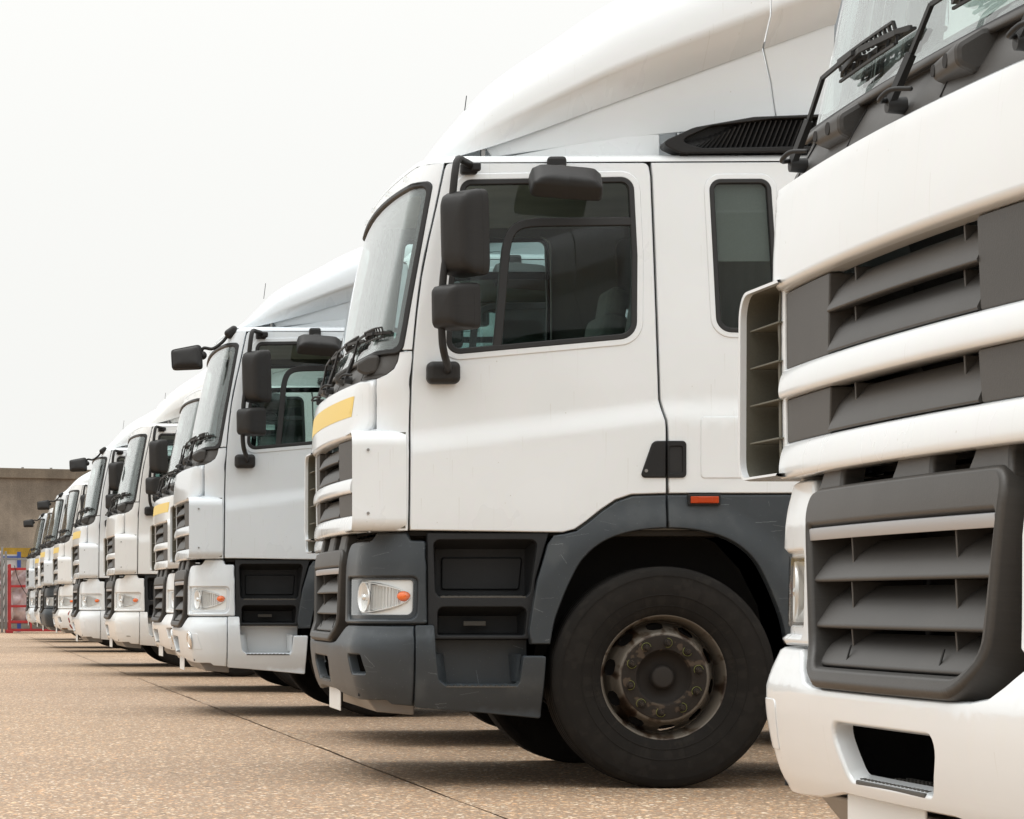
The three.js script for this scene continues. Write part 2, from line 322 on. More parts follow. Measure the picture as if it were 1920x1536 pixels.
const LOW = skin(table([[0.36, 0.055], [0.42, 0.018], [0.47, -0.004], [0.56, -0.024], [0.63, -0.032], [0.66, -0.033], [0.71, -0.02], [0.765, 0.0], [0.8, 0.004], [1.05, 0.008], [1.2, 0.035]]), () => 0.27, (x, h) => table([[0.36, 1.15], [0.42, 1.175], [0.5, 1.198], [0.64, 1.213], [0.7, 1.21], [0.765, 1.19], [0.85, 1.186], [1.05, 1.18], [1.2, 1.165]])(h), 0.05);
const cabSide = CAB.side, cabFront = CAB.front, lowSide = LOW.side, lowFront = LOW.front;
const flat = z => (x, y) => V(x, y, z);

// photo pixels of the side of the dark-stepped truck, turned into metres on its near side plane
const SX = px => (px + 110) * 0.002522 - 1.935, SY = py => (1131 - py) / 396.5 + 0.872;
const S = (px, py, r) => r === undefined ? [SX(px), SY(py)] : [SX(px), SY(py), r];

// a mirror housing: rounded back at -x, straight rim to +x, open face at +x
function mirrorPod(w, h, dep, rim) {
  const prof = [[-dep, 0.0], [-dep, 0.45], [-dep + 0.004, 0.66], [-dep + 0.012, 0.80], [-dep + 0.028, 0.905], [-dep * 0.5, 0.965], [-0.004, 1.0], [-0.0035, 0.99], [-0.0005, 0.99], [0, 1.0], [rim - 0.008, 1.0], [rim - 0.002, 0.985], [rim, 0.955], [rim - 0.004, 0.92], [rim - 0.006, 0.0]];
  const m = 48, pos = [], uv = [], idx = [], sp = (c, e) => sign(c) * Math.pow(abs(c), e);
  prof.forEach(([x, k], i) => { for (let j = 0; j <= m; j++) { const a = j / m * PI * 2, e = 0.22; pos.push(x, sp(sin(a), e) * h / 2 * k, sp(cos(a), e) * w / 2 * k); uv.push(pos[pos.length - 2], pos[pos.length - 1]); } });
  for (let i = 0; i < prof.length - 1; i++) for (let j = 0; j < m; j++) { const a = i * (m + 1) + j, b = a + m + 1; idx.push(a, a + 1, b + 1, a, b + 1, b); }
  const g = new THREE.BufferGeometry(); g.setAttribute('position', new THREE.Float32BufferAttribute(pos, 3)); g.setAttribute('uv', new THREE.Float32BufferAttribute(uv, 2)); g.setIndex(idx); g.computeVertexNormals();
  const N = g.attributes.normal, P = g.attributes.position; let s = 0; for (let i = 6 * (m + 1); i < 7 * (m + 1); i++) s += N.getY(i) * P.getY(i) + N.getZ(i) * P.getZ(i);
  if (s < 0) { for (let i = 0; i < idx.length; i += 3) { const t = idx[i]; idx[i] = idx[i + 1]; idx[i + 1] = t; } g.setIndex(idx); g.computeVertexNormals(); }
  return g;
}
function buildTruck() {
  const T = new THREE.Group();
  const P = PAINT.warm;
  const seam = table([[1.15, 0.272], [1.216, 0.274], [1.632, 0.279], [1.917, 0.287], [2.213, 0.31], [2.458, 0.342], [2.708, 0.398], [2.965, 0.453]]);
  const pair = fn => { for (const s of [1, -1]) fn(s, g => s > 0 ? g : mir(g)); };
  const TOP = 2.962;

  // ---- windscreen and its surround
  const scrEdge = h => CAB.uOf(table([[2.03, 0.225], [2.08, 0.238], [2.337, 0.285], [2.63, 0.340], [2.87, 0.386], [2.92, 0.396]])(h), h);
  const scrOut = d => {                                             // windscreen outline grown by d
    const p = [], hb = 2.068 - d, ht = 2.862 + d, n = 10;
    for (let i = 0; i <= n; i++) { const h = hb + (ht - hb) * i / n; p.push([scrEdge(h) + d, h]); }
    const top = []; for (let i = 1; i < 12; i++) { const t = 1 - 2 * i / 12; top.push([t * (scrEdge(ht) + d), ht + 0.022 * (1 - t * t)]); }
    const left = p.map(q => [-q[0], q[1]]).reverse();
    const bot = []; for (let i = 1; i < 12; i++) { const t = -1 + 2 * i / 12; bot.push([t * (scrEdge(hb) + d), hb - 0.012 * (1 - t * t)]); }
    const all = [...p, ...top, ...left, ...bot]; all[0][2] = all[n][2] = 0.06;
    return rpoly(all.map((q, i) => (i === 0 || i === n || i === n + 12 || i === 2 * n + 12) ? [q[0], q[1], 0.055] : [q[0], q[1], 0]), 0, 6);
  };
  {
    const o = [], hs = []; for (let i = 0; i <= 12; i++) hs.push(2.072 + (TOP - 2.072) * i / 12);
    for (const h of hs) o.push([CAB.uOf(seam(h) - 0.004, h), h]);
    for (const h of hs.slice().reverse()) o.push([-CAB.uOf(seam(h) - 0.004, h), h]);
    const inn = [], hi = 2.868; for (let i = 0; i <= 12; i++) { const h = 2.072 + (hi - 0.04 - 2.072) * i / 12; inn.push([-(scrEdge(h) + 0.010), h]); }
    for (let i = 0; i <= 14; i++) { const t = -0.965 + 1.93 * i / 14; inn.push([t * (scrEdge(hi) + 0.01), hi + 0.022 * (1 - t * t) + 0.002]); }
    for (let i = 12; i >= 0; i--) { const h = 2.072 + (hi - 0.04 - 2.072) * i / 12; inn.push([scrEdge(h) + 0.010, h]); }
    const s = mesh('windscreen_surround', panel(o.concat(inn), [], cabFront, { th: 0.03, bevel: 0.003 }), P, T);
    for (const z of [-0.8, -0.3, 0.3, 0.8]) { const f = frame(cabFront, z, 2.93); mesh('roof_marker_lamp', rbox(0.02, 0.025, 0.06, 0.008, M4(f.p.x - 0.008, f.p.y, z, 0, -atan(0.09 * z), 0.2)), M.lens, s); }
    const w = mesh('windscreen', panel(scrOut(-0.002), [], cabFront, { off: -0.006, th: 0, bevel: 0, res: 0.08 }), M.screen, T);
    mesh('inner_pane', panel(scrOut(-0.002), [], cabFront, { off: -0.0125, th: 0, bevel: 0, res: 0.08 }), M.innerScreen, w);
    mesh('windscreen_seal', panel(scrOut(0.016), [scrOut(-0.012)], cabFront, { off: 0.008, th: 0.03, bevel: 0.008 }), M.rubber, w);
    mesh('ceramic_border', panel(scrOut(-0.004), [scrOut(-0.045)], cabFront, { off: -0.018, th: 0, bevel: 0 }), M.void, w);
  }
  // ---- cowl under the windscreen
  {
    const cEnd = [[2.066, 0.232], [2.02, 0.222], [1.985, 0.205], [1.958, 0.17], [1.94, 0.125]];
    const o = []; const ed = cEnd.map(([h, x]) => [CAB.uOf(x, h), h]);
    for (const e of ed) o.push(e);
    for (let i = 1; i < 14; i++) { const t = 1 - 2 * i / 14; o.push([t * ed[4][0], 1.94]); }
    for (const e of ed.slice().reverse()) o.push([-e[0], e[1]]);
    for (let i = 1; i < 14; i++) { const t = -1 + 2 * i / 14; o.push([t * ed[0][0], 2.066 - 0.012 * (1 - t * t)]); }
    const c = mesh('cowl', panel(o, [], cabFront, { off: -0.01, th: 0.03, bevel: 0.005 }), M.grille, T);
    mesh('cowl_lip', sweep([[0.0, 2.04], [0.012, 2.036], [0.016, 2.044], [0.012, 2.056], [-0.01, 2.06]], cabFront, -1.0, 1.0, 24, 2.05), M.grille, c);
    for (const z of [-0.93, -0.44, 0.2, 0.93]) mesh('cowl_joint', panel([[z, 1.945], [z + 0.004, 1.945], [z + 0.004, 2.03], [z, 2.03]], [], cabFront, { off: -0.007, th: 0.004, bevel: 0 }), M.void, c);
    // corner panels: white piece between the cowl, the hood and the door
    const hoodX = 0.125;
    pair((s, f) => {
      const q = []; q.push([CAB.uOf(seam(1.214) - 0.004, 1.214), 1.214]);
      for (let i = 0; i <= 8; i++) { const h = 1.3 + (2.066 - 1.3) * i / 8; q.push([CAB.uOf(seam(h) - 0.004, h), h]); }
      for (const [h, x] of cEnd) q.push([CAB.uOf(x + 0.003, h - 0.003), h - 0.003]);
      for (const h of [1.92, 1.85, 1.78, 1.70]) q.push([CAB.uOf(hoodX + 0.004, h), h]);
      q.push([0.912, 1.694]); q.push([0.912, 1.214]);
      mesh('corner_panel', f(panel(q, [], cabFront, { th: 0.03, res: 0.06 })), P, T);
    });
    // hood: the front flap, with a rolled lower edge
    const hu = h => CAB.uOf(hoodX, h), ho = [];
    for (const h of [1.74, 1.8, 1.87, 1.9]) ho.push([hu(h), h]); ho.push([hu(1.936), 1.936]);
    for (let i = 1; i < 16; i++) { const t = 1 - 2 * i / 16; ho.push([t * hu(1.936), 1.936]); }
    ho.push([-hu(1.936), 1.936]); for (const h of [1.9, 1.87, 1.8, 1.74]) ho.push([-hu(h), h]);
    ho.push([-hu(1.7) + 0.012, 1.705], [-hu(1.7) + 0.05, 1.672]); for (let i = 1; i < 16; i++) { const t = -1 + 2 * i / 16; ho.push([t * (hu(1.7) - 0.07), 1.664]); } ho.push([hu(1.7) - 0.05, 1.672], [hu(1.7) - 0.012, 1.705]);
    const hood = mesh('hood', panel(ho, [], cabFront, { off: 0.020, th: 0.06, bevel: 0.022, res: 0.06 }), P, T);
  }
  // ---- upper grille: two black bands between white bars
  {
    const g = group('upper_grille', T);
    mesh('grille_backing', panel(rrect(-0.93, 1.215, 0.93, 1.69, 0.02), [], cabFront, { off: -0.2, th: 0.02, res: 0.2 }), M.void, g);
    const bandRow = (h0, h1) => { for (const s of [-1, 1]) mesh('grille_end_panel', panel(rpoly([[s * 0.49, h0], [s * 0.935, h0], [s * 0.935, h1], [s * 0.475, h1]], 0.008), [], cabFront, { off: -0.006, th: 0.19, bevel: 0.004 }), M.grille, g); };
    bandRow(1.475, 1.662); bandRow(1.295, 1.402);
    const slat = (h0, h1, d) => mesh('grille_slat', sweep([[-0.004, h0], [-0.002, h0 + 0.006], [-d * 0.45, h0 + (h1 - h0) * 0.62], [-d, h1], [-d - 0.006, h1], [-d * 0.5, h0 + (h1 - h0) * 0.5], [-0.03, h0]], cabFront, -0.485, 0.485, 20, (h0 + h1) / 2), M.grille, g);
    slat(1.571, 1.652, 0.055); slat(1.478, 1.564, 0.055); slat(1.298, 1.394, 0.055);
    const rib = (z, h0, h1) => mesh('grille_rib', prism([[0.03, h1], [0.13, h1], [0.13, h0 + 0.05], [0.10, h0 + 0.07], [0.034, h0 + 0.028]], z - 0.0045, z + 0.0045, 0.0015).translate(0.045 * z * z, 0, 0), M.grille, g);
    for (const z of [-0.35, 0.35]) { rib(z, 1.571, 1.66); rib(z, 1.478, 1.571); rib(z, 1.298, 1.4); }
    const barP = (h0, h1) => { const p = [], n = 14, hm = (h0 + h1) / 2, r = (h1 - h0) / 2; for (let i = 0; i <= n; i++) { const t = -PI / 2 + PI * i / n; p.push([-0.014 + 0.027 * Math.pow(max(0, cos(t)), 0.42) - 0.006 * sin(t), hm + r * sin(t)]); } p.push([-0.06, h1 - 0.003]); p.push([-0.06, h0 + 0.003]); return p; };
    mesh('grille_bar', sweep(barP(1.402, 1.476), cabFront, -0.915, 0.915, 44, 1.44), P, T);
    mesh('grille_bar', sweep(barP(1.208, 1.296), cabFront, -0.93, 0.93, 44, 1.25), P, T);
  }
  // ---- corner air deflectors with vanes
  pair((s, f) => {
    const d = group('corner_air_deflector', T);
    const prof = rpoly([[0.855, 1.690], [1.198, 1.690, 0.075], [1.204, 1.213, 0.06], [0.865, 1.212]], 0, 8), n = prof.length, th = 0.009;
    const open = dens(prof, 0.04, false), N = open.length;
    const xs = [0.004, 0.02, 0.06, 0.12, 0.19, 0.262];
    const zc = (z, x) => z > 1.0 ? z - 0.022 * smooth((x - 0.1) / 0.17) * (z - 1.0) / 0.2 + 0.006 * sin(PI * clamp(x / 0.26, 0, 1)) : z;
    const pos = [], nor = [], uv = [], idx = [];
    const nrm = i => { const a = open[max(0, i - 1)], b = open[min(N - 1, i + 1)], l = Math.hypot(b[0] - a[0], b[1] - a[1]); return [-(b[1] - a[1]) / l, (b[0] - a[0]) / l]; };
    const rows = [];
    for (const [layer, o] of [[0, 0], [1, th]]) for (const x of xs) { const row = []; for (let i = 0; i < N; i++) { const m = nrm(i), e = (x === xs[0] && layer === 0) ? 0.003 : o; row.push(pos.length / 3);
      pos.push(x + (layer ? 0.003 : 0), open[i][1] - m[1] * e, zc(open[i][0], x) - m[0] * e); nor.push(0, layer ? -m[1] : m[1], layer ? -m[0] : m[0]); uv.push(x, open[i][1]); } rows.push(row); }
    const K = xs.length, quad = (a, b, c, e) => idx.push(a, b, c, a, c, e);
    for (let r = 0; r < K - 1; r++) for (let i = 0; i < N - 1; i++) { quad(rows[r][i], rows[r][i + 1], rows[r + 1][i + 1], rows[r + 1][i]); quad(rows[K + r][i], rows[K + r + 1][i], rows[K + r + 1][i + 1], rows[K + r][i + 1]); }
    for (const [a, b, nx] of [[0, K, -1], [2 * K - 1, K - 1, 1]]) { const base = pos.length / 3; for (const r of [a, b]) for (let i = 0; i < N; i++) { const k = rows[r][i] * 3; pos.push(pos[k], pos[k + 1], pos[k + 2]); nor.push(nx, 0, 0); uv.push(0, 0); } for (let i = 0; i < N - 1; i++) quad(base + i, base + N + i, base + N + i + 1, base + i + 1); }
    const nt = pos.length / 3; void nt;
    const pick = test => { const I = []; for (let i = 0; i < idx.length; i += 3) if (test(i)) I.push(idx[i], idx[i + 1], idx[i + 2]); return G(pos, nor, uv, I); };
    const lining = new Set(rows.slice(K + 1).flat().filter(v => open[v % N])); const innerTri = i => [0, 1, 2].every(k => idx[i + k] >= K * N && idx[i + k] < 2 * K * N && pos[idx[i + k] * 3] > 0.012);
    mesh('deflector_shell', f(pick(i => !innerTri(i))), P, d);
    mesh('shell_lining', f(pick(innerTri)), M.duct, d);
    for (let k = 1; k <= 4; k++) { const h = 1.215 + k * 0.0945; mesh('deflector_vane', f(box(0.03, 0.2, h - 0.0022, h + 0.0022, 0.93, 1.186, 0.001)), M.duct, d); }
    mesh('duct_lining', f(panel([[0.945, 1.226], [CAB.uOf(0.258, 1.226), 1.226], [CAB.uOf(0.262, 1.68), 1.68], [0.945, 1.68]], [], cabFront, { off: 0.004, th: 0.003, bevel: 0, res: 0.08 })), M.duct, d);
    for (const h of [1.296, 1.595]) mesh('screw', f(new THREE.CylinderGeometry(0.007, 0.007, 0.006, 12).rotateX(PI / 2).translate(0.078, h, 1.2085)), M.steel, d);
  });

  // ---- doors
  const hx = (px, py) => S(px, py);
  pair((s, f) => {
    const d = group('door', T), o = [];
    for (let i = 0; i <= 10; i++) { const h = 1.216 + (2.93 - 1.216) * i / 10; o.push([seam(h) + 0.004, h]); }
    o.push([0.462, 2.962, 0.03]); o.push([SX(1216), 2.958, 0.03]);
    const rear = [[1220, 330], [1225, 500], [1232, 750], [1237, 770], [1243, 790], [1244, 810], [1244.5, 926]];
    const body = o.concat(rear.map(p => hx(...p)), [[1180, 928], [1150, 938], [1122, 957], [1096, 978], [1075, 993], [1052, 999]].map(p => hx(...p)));
    const outl = rpoly(body.map(p => [p[0], p[1], p[2] ?? 0]), 0);
    // window opening and the flange around it
    const win = rpoly([S(868, 337, 0.05), S(1186, 333, 0.06), S(1192, 480, 0), S(1190, 633, 0.08), S(838, 664, 0.06), S(842, 540, 0)], 0, 8);
    const grow = (p, e) => inset(area(p) > 0 ? p : p.slice().reverse(), -e);
    const fl = (px, py) => px;
    mesh('door_skin', f(panel(outl, [grow(win, 0.004)], cabSide, { th: 0.035, bevel: 0.007, res: 0.04 })), P, d);
    mesh('window_flange', f(panel(grow(win, 0.034), [grow(win, 0.002)], cabSide, { off: 0.006, th: 0.01, bevel: 0.0055 })), P, d);
    mesh('window_seal', f(panel(grow(win, 0.006), [grow(win, -0.022)], cabSide, { off: 0.009, th: 0.03, bevel: 0.006 })), M.rubber, d);
    mesh('window_glass', f(panel(grow(win, -0.01), [], cabSide, { off: -0.006, th: 0, bevel: 0, res: 0.12 })), M.tint, d);
    const dv = [S(931, 657), S(938, 590), S(946, 500), S(951, 460), S(962, 432), S(985, 419), S(1030, 416), S(1100, 415.5), S(1188, 415)];
    const cl = spline(dv, 50), ofs = e => cl.map((p, i) => { const q = cl[max(0, i - 1)], r = cl[min(cl.length - 1, i + 1)], l = Math.hypot(r[0] - q[0], r[1] - q[1]); return [p[0] - (r[1] - q[1]) / l * e, p[1] + (r[0] - q[0]) / l * e]; });
    mesh('window_divider', f(panel(ofs(0.021).concat(ofs(-0.021).reverse()), [], cabSide, { off: 0.006, th: 0.02, bevel: 0.006, res: 0.08 })), M.rubber, d);
    { const q = []; for (let i = 0; i <= 10; i++) { const h = 1.22 + (2.95 - 1.22) * i / 10; q.push([seam(h) + 0.03, h]); } for (let i = 10; i >= 0; i--) { const h = 1.22 + (2.95 - 1.22) * i / 10; q.push([seam(h) - 0.03, h]); } mesh('door_seal', f(panel(q, [], cabSide, { off: -0.028, th: 0.004, bevel: 0, res: 0.1 })), M.rubber, d);
      mesh('door_seal', f(panel([[SX(1234), SY(926)], [SX(1260), SY(926)], [SX(1258), SY(790)], [SX(1246), SY(750)], [SX(1232), SY(300)], [SX(1206), SY(300)], [SX(1220), SY(750)], [SX(1232), SY(790)]], [], cabSide, { off: -0.03, th: 0.004, bevel: 0, res: 0.1 })), M.rubber, d); }
    // handle: dish and pull
    const hd = mesh('door_handle', f(panel(rpoly([S(1195, 897, 0.02), S(1243, 897, 0), S(1243, 828, 0), S(1219, 828, 0.03)], 0), [], cabSide, { off: 0.012, th: 0.02, bevel: 0.007 })), M.black, d);
    mesh('handle_dish', f(panel(rpoly([S(1246, 897, 0), S(1281, 897, 0.02), S(1281, 828, 0.02), S(1246, 828, 0)], 0), [rrect(SX(1249), SY(889), SX(1274), SY(838), 0.012)], cabSide, { off: 0.010, th: 0.05, bevel: 0.003 })), M.black, d);
    mesh('handle_well', f(panel(rrect(SX(1247), SY(893), SX(1279), SY(832), 0.01), [], cabSide, { off: 0.0035, th: 0.002, bevel: 0 })), M.void, d);
    mesh('lock', f(new THREE.CylinderGeometry(0.008, 0.008, 0.008, 12).rotateX(PI / 2).translate(SX(1206), SY(884), cabSide(SX(1206), SY(884)).z + 0.012)), M.steel, d);
  });
  // ---- sleeper sides
  pair((s, f) => {
    const d = group('sleeper_side', T);
    const R = 2.235;
    const o = [[SX(1220) + 0.003, 2.958], [R, 2.958], [R, SY(926)], [SX(1249), SY(926)], [SX(1248.5), SY(810)], [SX(1247), SY(790)], [SX(1241), SY(770)], [SX(1236), SY(750)], [SX(1229), SY(500)], [SX(1224), SY(330)]];
    const win = rpoly([S(1330, 338, 0.05), S(1441, 338, 0.05), S(1457, 626, 0.06), S(1342, 622, 0.07)], 0, 8);
    const grow = (p, e) => inset(area(p) > 0 ? p : p.slice().reverse(), -e);
    mesh('side_skin', f(panel(o, [grow(win, 0.004)], cabSide, { th: 0.035, bevel: 0.006, res: 0.06 })), P, d);
    mesh('window_flange', f(panel(grow(win, 0.03), [grow(win, 0.002)], cabSide, { off: 0.005, th: 0.01, bevel: 0.0045 })), P, d);
    mesh('window_seal', f(panel(grow(win, 0.006), [grow(win, -0.018)], cabSide, { off: 0.009, th: 0.03, bevel: 0.006 })), M.rubber, d);
    mesh('window_glass', f(panel(grow(win, -0.01), [], cabSide, { off: -0.005, th: 0, bevel: 0, res: 0.15 })), M.tint2, d);
    mesh('added_window_sheet', f(panel([[SX(1322), SY(490)], [SX(1462), SY(490)], [SX(1456), SY(322)], [SX(1318), SY(322)]], [], cabSide, { off: -0.02, th: 0.004, bevel: 0, res: 0.2 })), M.windowSheet, d);  // sheet added behind the upper pane to lighten the dark window
    mesh('locker_lid', f(panel(rrect(SX(1308), SY(898), SX(1470), SY(783), 0.02), [], cabSide, { off: 0.0045, th: 0.01, bevel: 0.004 })), P, d);
    mesh('side_marker_lamp', f(merge([box(SX(1287), SX(1339), SY(945), SY(932), 1.19, 1.208, 0.004), box(SX(1300), SX(1327), SY(944), SY(933), 1.2, 1.2095, 0.003)])), M.redOrange, d);
    mesh('marker_bezel', f(box(SX(1283), SX(1343), SY(948.5), SY(928.5), 1.17, 1.1985, 0.004)), M.black, d);
  });
  // ---- roof, rear wall, floor and inner shell
  {
    const hs = TOP, ring = []; const uMax = CAB.uOf(2.24, hs), n = 60;
    for (let i = 0; i <= n; i++) { const u = -uMax + 2 * uMax * i / n; const p = cabFront(u, hs); ring.push([p.x, p.z]); }
    for (let i = 1; i < 16; i++) { const z = 1 - 2 * i / 16; ring.push([2.245, z * cabZ(2, hs)]); }
    const lev = [[0, 0], [0.003, 0.014], [0.014, 0.027], [0.04, 0.036], [0.12, 0.046], [0.35, 0.058], [0.7, 0.066]], m = ring.length, pos = [], uv = [], idx = [];
    for (const [dd, hh] of lev) for (const [x, z] of ring) { const q = 1.3 + (x - 1.3) * (1 - dd / 0.95), w = z * (1 - dd / 1.11); pos.push(q, hs + hh, w); uv.push(q, w); }
    for (let l = 0; l < lev.length - 1; l++) for (let i = 0; i < m; i++) { const a = l * m + i, b = l * m + (i + 1) % m; idx.push(a, a + m, b + m, a, b + m, b); }
    const top = (lev.length - 1) * m, cI = pos.length / 3; pos.push(1.3, hs + 0.07, 0); uv.push(1.3, 0); for (let i = 0; i < m; i++) idx.push(top + i, cI, top + (i + 1) % m);
    const g = new THREE.BufferGeometry(); g.setAttribute('position', new THREE.Float32BufferAttribute(pos, 3)); g.setAttribute('uv', new THREE.Float32BufferAttribute(uv, 2)); g.setIndex(idx); g.computeVertexNormals();
    const N = g.attributes.normal; if (N.getY(cI) < 0) { for (let i = 0; i < idx.length; i += 3) { const t = idx[i]; idx[i] = idx[i + 1]; idx[i + 1] = t; } g.setIndex(idx); g.computeVertexNormals(); }
    mesh('roof', g, P, T);
    const rw = mesh('rear_wall', box(2.235, 2.262, 1.2, 2.98, -1.13, 1.13, 0.012), P, T);
    mesh('cab_floor', box(0.25, 2.23, 1.19, 1.215, -1.1, 1.1, 0.004), M.chassis, T);
    const sh = group('inner_trim', T);
    pair((s, f) => {
      const w1 = rpoly([S(868, 337, 0.05), S(1186, 333, 0.06), S(1190, 633, 0.08), S(838, 664, 0.06)], 0, 6), w2 = rpoly([S(1330, 338, 0.05), S(1441, 338, 0.05), S(1457, 626, 0.06), S(1342, 622, 0.07)], 0, 6);
      const o = [[0.34, 1.215], [2.23, 1.215], [2.23, 2.945], [0.50, 2.945], [0.47, 2.75], [0.40, 2.45], [0.36, 2.1]];
      mesh('side_lining', f(panel(o, [inset(area(w1) > 0 ? w1 : w1.slice().reverse(), -0.003), inset(area(w2) > 0 ? w2 : w2.slice().reverse(), -0.003)], cabSide, { off: -0.042, th: 0.03, res: 0.12 })), M.trimDark, sh);
    });
    mesh('headliner', box(0.42, 2.23, 2.93, 2.945, -1.06, 1.06, 0.003), M.trim, sh);
    mesh('rear_lining', box(2.205, 2.228, 1.22, 2.93, -1.09, 1.09, 0.004), M.trim, sh);
    mesh('front_bulkhead', panel(dens([[-1.12, 1.2], [1.12, 1.2], [1.12, 2.04], [-1.12, 2.04]], 0.1), [], cabFront, { off: -0.21, th: 0.01, res: 0.2 }), M.void, sh);
    mesh('bunk', box(1.72, 2.2, 1.25, 1.78, -1.08, 1.08, 0.05), M.seat, T);
    const db = mesh('dashboard', prism(rpoly([[0.2, 1.25], [0.72, 1.25], [0.78, 1.7], [0.74, 1.88], [0.6, 1.965], [0.24, 1.985]], 0.05), -1.07, 1.07, 0.02), M.trimDark, T);
    mesh('instrument_hood', box(0.5, 0.74, 1.92, 2.04, -0.82, -0.3, 0.05), M.trimDark, db);
    for (const z of [-0.56, 0.56]) {
      const st = group('seat', T);
      mesh('cushion', box(0.95, 1.45, 1.62, 1.76, z - 0.25, z + 0.25, 0.05), M.seat, st);
      mesh('backrest', new RoundedBoxGeometry(0.15, 0.68, 0.5, 3, 0.06).rotateZ(-0.16).translate(1.5, 2.06, z), M.seat, st);
      mesh('headrest', new RoundedBoxGeometry(0.11, 0.2, 0.34, 3, 0.05).rotateZ(-0.16).translate(1.57, 2.44, z), M.seat, st);
      mesh('seat_base', box(1.0, 1.4, 1.21, 1.62, z - 0.2, z + 0.2, 0.03), M.void, st);
    }
    const sw = mesh('steering_wheel', new THREE.TorusGeometry(0.225, 0.016, 8, 36).rotateY(PI / 2).rotateZ(-0.75).translate(0.92, 2.0, -0.56), M.black, T);
    mesh('steering_boss', merge([new THREE.CylinderGeometry(0.07, 0.09, 0.05, 20).rotateZ(PI / 2).rotateZ(-0.75).translate(0.91, 1.985, -0.56), bar([0.91, 1.985, -0.77], [0.91, 1.985, -0.35], 0.02, 0.03), bar([0.7, 1.78, -0.56], [0.91, 1.985, -0.56], 0.06, 0.06)]), M.black, sw);
  }
  // ---- lower grille
  {
    const g = group('lower_grille', T);
    const map = lowFront;
    const outer = rpoly([[-0.645, 1.135, 0.06], [-0.565, 0.72, 0.17], [0.565, 0.72, 0.17], [0.645, 1.135, 0.06]].map(([a, b, r]) => b < 0.9 ? [a, 0.680, r] : [a, b, r]), 0, 8);
    const inner = rpoly([[-0.60, 1.046, 0.006], [-0.53, 0.724, 0.11], [0.53, 0.724, 0.11], [0.60, 1.046, 0.006]], 0, 8);
    mesh('grille_frame', panel(outer, [inner], map, { off: 0.024, th: 0.26, bevel: 0.014, res: 0.06 }), M.grille, g);
    for (const [a, b] of [[-0.6, -0.42], [-0.02, 0.20], [0.42, 0.6]]) mesh('grille_bracket', panel(rpoly([[a - 0.03, 1.10], [b + 0.03, 1.10], [b, 1.165], [b, 1.212], [a, 1.212], [a, 1.165]], 0.02), [], map, { off: 0.008, th: 0.05, bevel: 0.012 }), M.grille, g);
    mesh('trim_strip', sweep([[0.010, 1.0165], [0.0165, 1.0172], [0.0185, 1.0425], [0.014, 1.0455], [-0.02, 1.0455], [-0.02, 1.022]], map, -0.597, 0.597, 24, 1.03), M.silver, g);
    const slat = (h0, h1, w, d) => mesh('grille_slat', sweep([[0.006, h0], [0.011, h0 + 0.005], [0.008, h0 + 0.012], [-d * 0.4, h0 + (h1 - h0) * 0.66], [-d, h1], [-d - 0.008, h1 - 0.006], [-d * 0.5, h0 + (h1 - h0) * 0.55], [-0.02, h0 + 0.003]], map, -w, w, 20, (h0 + h1) / 2), M.grille, g);
    slat(0.920, 1.010, 0.588, 0.07); slat(0.815, 0.910, 0.566, 0.07); slat(0.728, 0.805, 0.53, 0.06);
    const rib = (z, h0, h1) => mesh('grille_rib', prism([[0.018, h1], [0.13, h1], [0.13, h0 + 0.06], [0.09, h0 + 0.07], [0.022, h0 + 0.035]], z - 0.0045, z + 0.0045, 0.0015).translate(0.05 * z * z, 0, 0), M.grille, g);
    for (const z of [-0.335, 0.335]) { rib(z, 0.920, 1.022); rib(z, 0.815, 0.920); rib(z, 0.732, 0.815); }
    // seams of the removable centre flap
    for (const s of [-1, 1]) { mesh('flap_joint', panel([[s * 0.30, 0.737], [s * 0.306, 0.737], [s * 0.306, 0.78], [s * 0.30, 0.78]], [], map, { off: -0.004, th: 0.003, bevel: 0 }), M.void, g); }
    mesh('radiator', merge([panel(rrect(-0.64, 0.70, 0.64, 1.2, 0.02), [], map, { off: -0.26, th: 0.02, res: 0.2 }), box(0.1, 0.3, 0.7, 0.72, -0.6, 0.6, 0.002)]), M.void, g);
  }
  // ---- headlight panels and headlights
  pair((s, f) => {
    const d = group('headlight_panel', T);
    const uH = (x, h) => LOW.uOf(x, h), o = [];
    o.push([0.672, 0.772, 0.02]); for (const x of [0.12, 0.22, 0.30]) o.push([uH(x, 0.772), 0.772, 0]);
    o.push([uH(0.357, 0.772), 0.772, 0.012]); for (const h of [0.9, 1.05]) o.push([uH(0.357, h), h, 0]);
    o.push([uH(0.355, 1.168), 1.168, 0.02]); o.push([uH(0.285, 1.17), 1.17, 0.02]); o.push([uH(0.265, 1.208), 1.208, 0]); o.push([uH(0.13, 1.208), 1.208, 0]);
    o.push([uH(0.11, 1.172), 1.172, 0.03]); o.push([0.80, 1.172, 0]); o.push([0.70, 1.166, 0.07]); o.push([0.668, 1.0, 0]);
    const h0 = 0.818, h1 = 0.982, a = uH(0.036, 0.9) - 0.02, b = uH(0.292, 0.9);
    const rec = [[a - 0.022, h0 - 0.022, 0.03], [b + 0.02, h0 - 0.02, 0.035], [b + 0.02, h1 + 0.012, 0.03], [a - 0.022, h1 + 0.012, 0.02]];
    mesh('panel_skin', f(panel(rpoly(o, 0, 6), [rpoly(rec, 0, 6)], lowFront, { th: 0.035, bevel: 0.012, res: 0.05 })), P, d);
    mesh('lamp_bezel', f(panel(inset(rpoly(rec, 0, 6), -0.006), [rpoly([[a, h0, 0.03], [b, h0, 0.03], [b, h1, 0.02], [a, h1, 0.02]], 0, 6)], lowFront, { off: -0.018, th: 0.05, bevel: 0.004, res: 0.06 })), P, d);
    const L = group('headlight', T);
